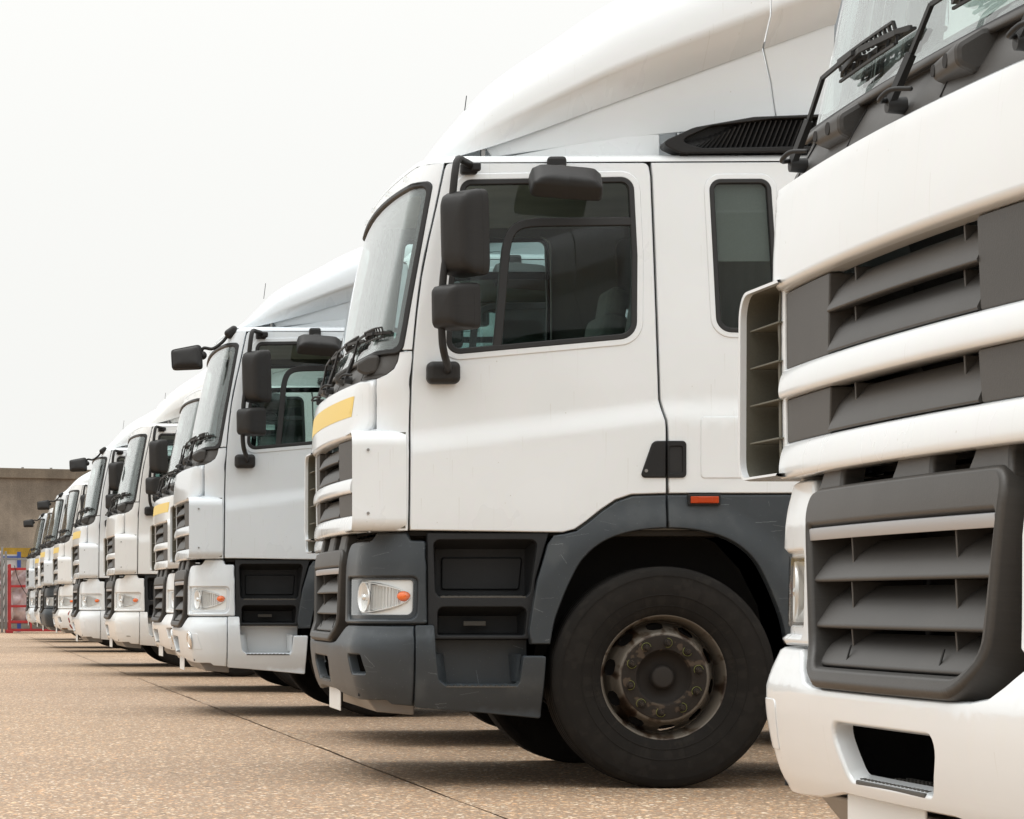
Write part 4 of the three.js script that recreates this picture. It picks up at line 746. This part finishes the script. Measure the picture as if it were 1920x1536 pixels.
    const shellPart = (x0, x1, n) => { const pos = [], uv = [], idx = [], m = 56; for (const o of [0, 0.012]) for (let i = 0; i <= n; i++) for (let j = 0; j <= m; j++) { const x = x0 + (x1 - x0) * i / n, p = surf(x, j / m, o); pos.push(p.x, p.y, p.z); uv.push(x, j / m * 3); }
      const q = (a, b, c, d) => idx.push(a, b, c, a, c, d), W = m + 1, O = (n + 1) * W;
      for (let i = 0; i < n; i++) for (let j = 0; j < m; j++) { const a = i * W + j; q(a, a + 1, a + W + 1, a + W); q(O + a, O + a + W, O + a + W + 1, O + a + 1); }
      const g = new THREE.BufferGeometry(); g.setAttribute('position', new THREE.Float32BufferAttribute(pos, 3)); g.setAttribute('uv', new THREE.Float32BufferAttribute(uv, 2)); g.setIndex(idx); g.computeVertexNormals();
      const e = []; const rim = (list) => { for (let k = 0; k < list.length - 1; k++) { const [a, b] = list[k], [c, d] = list[k + 1]; e.push([a, b, d, c]); } };
      rim([...Array(m + 1).keys()].map(j => [n * W + j, O + n * W + j])); rim([...Array(m + 1).keys()].map(j => [O + j, j])); rim([...Array(n + 1).keys()].map(i => [O + i * W, i * W]).reverse()); rim([...Array(n + 1).keys()].map(i => [O + i * W + m, i * W + m]));
      const pp = [], nn = [], uu = [], ii = []; for (const f4 of e) { const v = f4.map(k => V(pos[k * 3], pos[k * 3 + 1], pos[k * 3 + 2])), nm = v[1].clone().sub(v[0]).cross(v[3].clone().sub(v[0])).normalize(), b = pp.length / 3; v.forEach(p => { pp.push(p.x, p.y, p.z); nn.push(nm.x || 0, nm.y || 1e-6, nm.z || 0); uu.push(0, 0); }); ii.push(b, b + 1, b + 2, b, b + 2, b + 3); }
      return merge([g, G(pp, nn, uu, ii)]); };
    mesh('deflector_shell', shellPart(0.36, 1.976, 48), P, D);
    mesh('deflector_collar', shellPart(1.984, 2.32, 10), P, D);
    const flapMap = (x, y) => V(x, y, ze(x) - 0.05 - 0.11 * smooth((x - 0.45) / 0.8) - 0.02 * smooth((y - lo(x)) / -0.3));
    pair((s, f) => {
      mesh('side_fairing', f(panel([[0.70, 0.012], [1.1, 0.07], [1.45, 0.115], [2.05, 0.17], [2.02, 0.36], [1.972, 0.55], [1.2, 0.275], [0.66, 0.07]], [], flapMap, { th: 0.02, bevel: 0.004, res: 0.1 })), P, D);
      mesh('side_fairing', f(panel([[2.056, 0.17], [2.32, 0.2], [2.32, 0.66], [1.98, 0.55], [2.027, 0.36]], [], flapMap, { th: 0.02, bevel: 0.004, res: 0.1 })), P, D);
      mesh('fairing_stay', f(box(0.645, 0.665, 0.0, 0.05, 0.93, 0.97, 0.003)), M.steel, D);
      mesh('fairing_base', f(panel([[0.68, 0.0], [1.5, 0.0], [1.5, 0.13], [1.1, 0.075]], [], flat(0.93), { th: 0.01, bevel: 0.002, res: 0.2 })), P, D);
    });
    // slotted black side pod under the fairing
    const podIn = rpoly([[1.545, 0.055, 0.02], [1.70, 0.125, 0.1], [2.0, 0.158, 0.1], [2.28, 0.165], [2.28, 0.03], [1.66, 0.022, 0.1]], 0, 6), podOut = rpoly([[1.455, 0.045, 0.03], [1.62, 0.12, 0.15], [1.9, 0.168, 0.2], [2.31, 0.182, 0.01], [2.31, 0.005, 0.01], [1.56, -0.002, 0.1]], 0, 8);
    pair((s, f) => {
      const p = mesh('side_pod', f(merge([panel(podOut, [podIn], flat(1.135), { th: 0.12, bevel: 0.005, res: 0.1 }), panel(podIn, [], flat(1.07), { th: 0.005, bevel: 0, res: 0.3 })])), M.black, D);
      const sl = []; for (let k = 0; k < 30; k++) { const x = 1.57 + k * 0.024, top = 0.04 + 0.11 * smooth((x - 1.54) / 0.35); sl.push(bar([x, 0.026, 1.1], [x + 0.05, min(0.155, top + 0.01), 1.1], 0.006, 0.035)); }
      mesh('pod_slats', f(merge(sl)), M.black, D);
      mesh('pod_foot', f(box(1.56, 1.6, -0.02, 0.02, 1.04, 1.10, 0.004)), M.black, D);
    });
    mesh('roof_antenna', merge([tube([[0.66, 0.30, 0.3], [0.675, 0.42, 0.3]], 0.0025, 4, 6)]), M.black, T).position.set(0, 3.0, 0);
  }
  // ---- yellow sticker on the hood (some trucks)
  mesh('hood_sticker', panel(dens([[-0.96, 1.765], [0.96, 1.765], [0.985, 1.862], [-0.985, 1.862]], 0.06), [], cabFront, { off: 0.0215, th: 0.001, bevel: 0, res: 0.06 }), M.yellow, T);
  // fog lamp with a bright oval ring (some trucks)
  for (const s of [1, -1]) { const fr = frame(lowFront, s * 1.015, 0.585), q = new THREE.Quaternion().setFromUnitVectors(V(0, 0, 1), fr.n); const mt = new THREE.Matrix4().compose(fr.p.clone().addScaledVector(fr.n, 0.008), q, V(1, 1, 1));
    const fl = mesh('fog_lamp', new THREE.TorusGeometry(0.05, 0.010, 8, 28).scale(0.75, 1.15, 1).applyMatrix4(mt), M.chrome, T); mesh('fog_lens', new THREE.SphereGeometry(0.045, 18, 10).scale(0.75, 1.15, 0.2).applyMatrix4(mt), M.satin, fl); }
  return T;
}
const proto = buildTruck();
console.log('truck built');

// ------------------------------------------------------------------ the row
const GROUP = 'lorries parked side by side in a row';
const lowerNames = new Set(['panel_skin', 'lamp_bezel', 'bumper_skin', 'fog_cover', 'skirt_skin', 'skirt_back', 'skirt_cheek', 'skirt_floor']);
function truck(o) {
  const t = proto.clone(); t.name = numbered('parked_truck'); t.userData = { label: o.label, category: 'truck', group: GROUP };
  const yaw = o.yaw ?? 0; t.position.set(o.x + 1.2 * yaw, 0, -(o.z + 1.22)); t.rotation.y = -yaw; scene.add(t);
  const kill = [];
  t.traverse(m => {
    if (m.isMesh && m.material === PAINT.warm) m.material = (o.dark && lowerNames.has(m.name)) ? M.darkPaint : PAINT[o.paint ?? 'warm'];
    if (m.name === 'fog_cover' && o.fog === 'hole') kill.push(m);
    if (m.name === 'fog_lamp' && o.fog !== 'lamp') kill.push(m);
    if (m.name === 'hood_sticker' && !o.sticker) kill.push(m);
    if (m.name === 'front_mirror' && !o.frontMirror) kill.push(m);
    if ((m.name === 'roof_air_deflector') && o.deflector === 0) kill.push(m);
    if (m.name === 'roof_antenna' && o.deflector === 0) kill.push(m);
    if (m.name === 'kerb_mirror' && o.noKerb) kill.push(m);
    if (m.name === 'roof_air_deflector' && o.deflector) m.scale.y = o.deflector;
    if (m.name === 'number_plate') m.position.z = o.plate ?? 0;
    if (o.drop && m.parent === t && !['wheel', 'chassis', 'lower_grille', 'headlight_panel', 'headlight', 'bumper', 'number_plate', 'cab_step', 'lower_skirt', 'fender', 'wheel_arch_liner', 'fog_lamp'].includes(m.name)) m.position.y -= o.drop;
  });
  kill.forEach(m => m.parent.remove(m));
  const bp = t.getObjectByName('bumper'), blob = (u, h, w, hh, k) => { const p = []; for (let i = 0; i < 22; i++) { const a = i / 22 * PI * 2, r = 0.62 + 0.5 * hash(i, k, 77) * (i % 2 ? 1 : 0.7); p.push([u + w * r * cos(a), h + hh * r * sin(a)]); } return panel(p, [], lowFront, { off: 0.0015, th: 0.001, bevel: 0, res: 0.05 }); };
  if (o.rust) { [[1.27, 0.70, 0.012, 0.05], [1.275, 0.57, 0.014, 0.06], [1.265, 0.46, 0.02, 0.05], [1.1, 0.42, 0.10, 0.012], [0.98, 0.47, 0.03, 0.02]].forEach((q, i) => mesh('rust_patch', blob(...q, i + 3), i < 3 ? M.rustRed : M.rust, bp)); }
  if (o.scuff) { [[1.0, 0.60, 0.10, 0.004], [1.08, 0.56, 0.06, 0.003], [0.92, 0.68, 0.05, 0.004], [1.2, 0.48, 0.04, 0.008]].forEach((q, i) => mesh('scuff_mark', blob(...q, i + 9), M.scuff, bp)); }
  return t;
}
const D = 13.5;
const row = [
  { x: 1.996, z: 6.06 - 1.22, paint: 'warm', drop: 0.035, plate: -0.12, yaw: 0.008, label: 'nearest white truck, cut by the right edge, showing its whole front grille' },
  { x: 1.935, z: D, paint: 'warm', dark: 1, fog: 'hole', sticker: 1, plate: 0.17, yaw: 0.033, label: 'large white truck with charcoal bumper and steps and its front wheel in full view' },
  { x: 2.5, z: 17.3, paint: 'cool', deflector: 0.7, label: 'white truck set back behind the charcoal bumpered one, seen through its cab windows' },
  { x: 1.894, z: D * 1.625, paint: 'cool', fog: 'lamp', frontMirror: 1, deflector: 0.79, yaw: 0.019, label: 'bluish white truck with white bumper, oval fog lamp and a mirror held out in front' },
  { x: 2.2, z: D * 2.065, paint: 'cream', fog: 'hole', sticker: 1, deflector: 0.7, label: 'mostly hidden white truck with yellow hood sticker peeking out behind the fog lamp truck' },
  { x: 2.045, z: D * 2.505, paint: 'cream', scuff: 1, label: 'cream white truck with scuffed bumper and no sticker, under the steep roof deflector' },
  { x: 1.877, z: D * 2.896, paint: 'warm', sticker: 1, frontMirror: 1, deflector: 0.85, label: 'white truck with white bumper, yellow hood sticker and a mirror held out in front' },
  { x: 2.054, z: D * 3.75, paint: 'cream', sticker: 1, fog: 'hole', rust: 1, deflector: 0, label: 'white truck without a roof deflector, with rust on its battered bumper' },
  { x: 1.973, z: D * 4.09, paint: 'warm', dark: 1, sticker: 1, frontMirror: 1, deflector: 0.8, label: 'distant white truck with a dark grey bumper and a mirror held out in front' },
  { x: 2.137, z: D * 4.7, paint: 'cream', sticker: 1, deflector: 0, label: 'second farthest white truck, only a sliver of its front showing' },
  { x: 2.07, z: D * 5.03, paint: 'cool', frontMirror: 1, deflector: 0, fog: 'lamp', label: 'farthest truck of the row, bluish white, beside the red rack' },
];
row.forEach(truck);

// ------------------------------------------------------------------ ground
const aggTex = (() => { // exposed aggregate: small stones of many tones in a pale binder
  const n = 1536, d = new Float32Array(n * n * 3), hgt = new Float32Array(n * n).fill(0.15); let s = seed; seed = 4242;
  for (let i = 0; i < n * n; i++) { const v = 0.9 + 0.2 * hash(i % n, i / n | 0, 2); d[i * 3] = 0.40 * v; d[i * 3 + 1] = 0.33 * v; d[i * 3 + 2] = 0.26 * v; }
  const tones = [[0.62, 0.50, 0.37], [0.70, 0.58, 0.44], [0.52, 0.39, 0.27], [0.58, 0.43, 0.29], [0.80, 0.74, 0.64], [0.48, 0.40, 0.33], [0.44, 0.31, 0.22], [0.66, 0.53, 0.40], [0.60, 0.55, 0.49], [0.86, 0.81, 0.72], [0.34, 0.27, 0.21], [0.67, 0.47, 0.28]];
  const N = 47000;
  for (let k = 0; k < N; k++) {
    const cx = rnd() * n, cy = rnd() * n, r = 1.8 + rnd() * rnd() * 5.0, e = 0.6 + rnd() * 0.4, a = rnd() * PI, t = tones[rnd() * tones.length | 0], b = 0.45 + rnd() * 0.98, ca = cos(a), sa = sin(a), R = Math.ceil(r);
    for (let j = -R; j <= R; j++) for (let i = -R; i <= R; i++) { const u = (i * ca + j * sa) / r, v = (-i * sa + j * ca) / (r * e), q = u * u + v * v; if (q > 1) continue; const id = (((cy + j | 0) + n) % n) * n + ((cx + i | 0) + n) % n; hgt[id] = max(hgt[id] * 0.6, 0.3 + 0.7 * sqrt(1 - q)); d[id * 3] = t[0] * b; d[id * 3 + 1] = t[1] * b; d[id * 3 + 2] = t[2] * b; }
  }
  seed = s;
  return { map: dataTex(n, n, (i, j) => { const k = (j * n + i) * 3; return [d[k], d[k + 1], d[k + 2]].map(v => min(1, Math.pow(v, 0.60))); }), bump: dataTex(n, n, (i, j) => { const v = hgt[j * n + i]; return [v, v, v]; }, false) };
})();
for (const t of [aggTex.map, aggTex.bump]) t.repeat.set(1 / 3.3, 1 / 3.3);
const aggMat = new THREE.MeshStandardMaterial({ color: new THREE.Color().setRGB(0.99, 0.885, 0.785), map: aggTex.map, bumpMap: aggTex.bump, bumpScale: 0.0018, roughness: 0.75, vertexColors: true });
function groundSheet(x0, x1, z0, z1, y, step, k) { // sheet with uv in metres and stains as vertex colours
  const nx = max(1, Math.round((x1 - x0) / step)), nz = max(1, Math.round((z1 - z0) / step)), pos = [], nor = [], uv = [], col = [], idx = [];
  for (let j = 0; j <= nz; j++) for (let i = 0; i <= nx; i++) { const z = z0 + (z1 - z0) * j / nz; let x = x0 + (x1 - x0) * i / nx; if ((i === 0 && x0 > 2 && x0 < 3) || (i === nx && x1 < 3)) x += 0.011 * noise.noise(z * 2.3, x0, 4.4) + 0.008 * noise.noise(z * 0.6, 2.2, x0); pos.push(x, y, z); nor.push(0, 1, 0); uv.push(x + 0.13 * z * 0, z);
    const a = noise.noise(x * 0.25, 3.1, z * 0.16), b = noise.noise(x * 1.1, 8.3, z * 0.8), c = noise.noise(x * 3.3, 1.7, z * 2.6), st = smooth((noise.noise(x * 0.7, 20.3, z * 0.5) - 0.28) * 4);
    const v = (0.93 + 0.10 * a + 0.08 * b + 0.07 * c) * (1 - 0.14 * st) * k; col.push(v * 1.01, v, v * (0.985 - 0.02 * a)); }
  for (let j = 0; j < nz; j++) for (let i = 0; i < nx; i++) { const a = j * (nx + 1) + i, b = a + nx + 1; idx.push(a, b, b + 1, a, b + 1, a + 1); }
  const g = G(pos, nor, uv, idx); g.setAttribute('color', new THREE.Float32BufferAttribute(col, 3)); return g;
}
function keepColor(name, g, m) { const o = new THREE.Mesh(g, m); o.name = numbered(name); o.castShadow = o.receiveShadow = true; scene.add(o); o.userData.kind = 'structure'; return o; }
keepColor('ground', groundSheet(-900, 900, -1500, 300, -0.009, 60, 0.62), aggMat);
const JX = 2.272;
keepColor('yard_paving', groundSheet(-45, JX, -140, 12, 0, 0.45, 1), aggMat);
keepColor('yard_paving', groundSheet(JX + 0.016, 45, -140, 12, 0, 0.45, 0.98), aggMat);
// ------------------------------------------------------------------ background: warehouse, racks, wrapped goods
{
  const b = thing('warehouse', 'long brown rendered warehouse wall with pale coping and a yellow band', 'building');
  const wallTex = dataTex(512, 512, (i, j) => { const u = i / 512, v = j / 512, t = 0.72 + 0.45 * (tileNoise(u, v, 6, 6) - 0.5) + 0.16 * (hash(i, j, 4) - 0.5) + 0.06 * (tileNoise(u * 1, v * 0.0, 40, 2) - 0.5); return [t, t * 0.965, t * 0.91]; }); wallTex.repeat.set(0.16, 0.16);
  const wm = std(0.50, 0.46, 0.42, { roughness: 0.9, map: wallTex, bumpMap: wallTex, bumpScale: 0.01 }), low = std(0.42, 0.40, 0.38, { roughness: 0.9, map: wallTex });
  b.position.set(1.5, 0, -97); b.rotation.y = 0.42;
  const L = 26, x0 = -12;
  mesh('wall', box(x0, x0 + L, 2.75, 5.12, -10, 0, 0.0), wm, b);
  mesh('plinth', box(x0 + 0.01, x0 + L - 0.01, 0, 2.44, -9.9, -0.02, 0), low, b);
  mesh('yellow_band', box(x0 - 0.01, x0 + L + 0.01, 2.44, 2.75, -10.02, 0.03, 0.005), std(0.62, 0.42, 0.05, { roughness: 0.8, map: wallTex }), b);
  mesh('coping', box(x0 - 0.06, x0 + L + 0.06, 5.12, 5.46, -10.08, 0.10, 0.02), std(0.40, 0.36, 0.31, { roughness: 0.8, map: wallTex }), b);
  for (let i = 0; i < 24; i++) mesh('coping_clip', box(x0 + 0.4 + i * 1.08, x0 + 0.44 + i * 1.08, 5.46, 5.50, -0.05, 0.08, 0.004), M.steel, b);
}
const ZR = 83, PX = (px, z = ZR) => (px + 110) * z / FPX, PY = (py, z = ZR) => (1131 - py) * z / FPX + EYE;
const red = std(0.42, 0.022, 0.025, { roughness: 0.5, map: plasticTex }), galv = std(0.30, 0.31, 0.31, { roughness: 0.5, metalness: 0.5, map: plasticTex }), blue = std(0.03, 0.07, 0.26, { roughness: 0.5 });
function stillage(px0, w, label, z = -ZR) { // red steel cage rack
  const r = thing('steel_stillage', label, 'rack', 'red steel stillages behind the trucks'), H = PY(1058), d = 1.3; r.position.set(PX(px0), 0, z);
  const c = 0.075;
  for (const x of [0, w - c]) for (const zz of [0, -d + c]) { mesh('post', box(x, x + c, 0.06, H, zz - c, zz, 0.006), red, r); mesh('foot', box(x - 0.06, x + c + 0.06, 0, 0.09, zz - c - 0.06, zz + 0.06, 0.01), red, r); }
  for (const y of [0.33, 0.78, 1.36, 1.86]) for (const zz of [-c / 2, -d + c]) mesh('rail', box(c, w - c, y - 0.035, y + 0.035, zz - 0.03, zz + 0.03, 0.005), red, r);
  for (const y of [0.33, 1.86]) for (const x of [c / 2, w - c / 2]) mesh('end_rail', box(x - 0.03, x + 0.03, y - 0.035, y + 0.035, -d + c, -c, 0.005), red, r);
  mesh('base_frame', merge([box(c, w - c, 0.05, 0.12, -c, 0, 0.005), box(c, w - c, 0.05, 0.12, -d, -d + c, 0.005), box(c, w - c, 0.28, 0.3, -d + c, -c, 0.004)]), red, r);
  for (let k = 1; k < 4; k++) mesh('base_post', box(w * k / 4 - 0.03, w * k / 4 + 0.03, 0.1, 0.32, -0.06, -0.01, 0.004), red, r);
  return r;
}
stillage(16, 2.6, 'red steel stillage rack filled with plastic wrapped goods, left of the farthest truck');
stillage(195, 2.6, 'red steel stillage rack standing low behind the middle trucks', -ZR - 0.4);
const wrapMat = phy(0.95, 0.90, 0.89, { roughness: 0.3, clearcoat: 0.4, map: dataTex(256, 256, (i, j) => { const v = tileNoise(i / 256, j / 256, 5, 5), w = tileNoise(i / 256, j / 256, 3, 4); return [0.62 + 0.5 * (v - 0.4), 0.56 + 0.52 * (v - 0.4), 0.56 + 0.5 * (v - 0.4) + 0.1 * (w - 0.5)]; }) });
function bundle(x, y, z, w, h, d, k, label, name = 'wrapped_bundle') {
  const g = new THREE.BoxGeometry(w, h, d, 22, 22, 14), p = g.attributes.position;
  for (let i = 0; i < p.count; i++) { const a = p.getX(i), b = p.getY(i), c = p.getZ(i), f = 0.10 * noise.noise(a * 2.2 + k, b * 2.6, c * 2.2) + 0.06 * noise.noise(a * 6 + k, b * 5, c * 6) + 0.03 * noise.noise(a * 13, b * 11 + k, c * 13); const m = 1 - 0.18 * (abs(2 * b / h)) ** 4; p.setXYZ(i, a * m + f, b + f * 0.7 * (b > -h * 0.45 ? 1 : 0), c * m + f); }
  const gg = g.toNonIndexed(); const merged = g; merged.computeVertexNormals();
  const o = mesh(numbered(name), merged, wrapMat, scene); o.position.set(x, y + h / 2, z); o.userData = { label, category: 'bundle', group: 'plastic wrapped goods on the racks' }; return o;
}
bundle(PX(16) + 0.66, 0.31, -ZR - 0.65, 1.12, 1.56, 1.0, 3, 'big bundle in clear crumpled plastic inside the red stillage rack');
bundle(PX(16) + 1.85, 0.31, -ZR - 0.65, 0.95, 1.75, 1.0, 9, 'taller plastic wrapped bundle in the red rack, next to the farthest truck');
bundle(PX(195) + 1.3, 0.31, -ZR - 1.05, 1.9, 1.3, 1.0, 14, 'plastic wrapped bundle in the rack hidden behind the middle trucks');
{ // galvanised rack at the left edge
  const r = thing('galvanised_rack', 'grey galvanised pallet rack at the left edge of the yard', 'rack'); const z = -ZR - 1.6; r.position.set(0, 0, z);
  const at = (px) => (px + 110) * (ZR + 1.6) / FPX;
  for (const [px, top] of [[-24, 1030], [4, 1026], [11, 1034]]) mesh('upright', box(at(px) - 0.035, at(px) + 0.035, 0, PY(top, ZR + 1.6), -0.08, 0, 0.004), galv, r);
  for (const y of [0.45, 1.18, 1.9]) mesh('shelf_beam', box(at(-24), at(4), y - 0.05, y + 0.05, -0.06, -0.02, 0.004), galv, r);
  mesh('top_beam', box(at(4) + 0.036, at(62), 2.14, 2.2, -0.07, -0.01, 0.004), galv, r);
  for (let k = 0; k < 6; k++) mesh('lattice', bar([at(4) + 0.03, 0.3 + k * 0.33, -0.05], [at(11) - 0.03, 0.5 + k * 0.33, -0.05], 0.02, 0.02), galv, r);
  for (const [y, h, k] of [[0.5, 0.62, 21], [1.23, 0.6, 25], [1.95, 0.45, 31]]) bundle(at(-10), y, z - 0.55, 0.42, h, 0.8, k, ['lowest', 'middle', 'topmost'][[21, 25, 31].indexOf(k)] + ' wrapped load on the grey rack at the left edge');
}
{ // blue frame with a white panel behind the red rack
  const r = thing('blue_frame', 'blue steel frame with a white panel, behind the red rack', 'frame'); const z = ZR + 4, at = px => (px + 110) * z / FPX, ay = py => (1131 - py) * z / FPX + EYE; r.position.set(0, 0, -z);
  for (const px of [-8, 34, 37.5]) mesh('post', box(at(px) - 0.03, at(px) + 0.03, 0, ay(1035), -0.06, 0, 0.004), blue, r);
  mesh('rail', box(at(-8) + 0.031, at(34) - 0.031, ay(1046), ay(1043), -0.05, -0.01, 0.003), blue, r);
  mesh('panel', box(at(-9), at(36), 0.3, ay(1040), -0.14, -0.08, 0.004), std(0.62, 0.62, 0.63, { roughness: 0.5, map: plasticTex }), r);
}
{ // loose sheet and cable on the wrapped goods
  const c = mesh('black_cable', tube([[PX(27, ZR), 1.95, -ZR + 0.02], [PX(33), 1.6, -ZR + 0.06], [PX(42), 1.3, -ZR + 0.06], [PX(55), 1.0, -ZR + 0.08]], 0.012, 24, 6), M.black, scene); c.userData = { label: 'thin black cable hanging across the red stillage rack', category: 'cable' };
}
renderer.render(scene, camera);
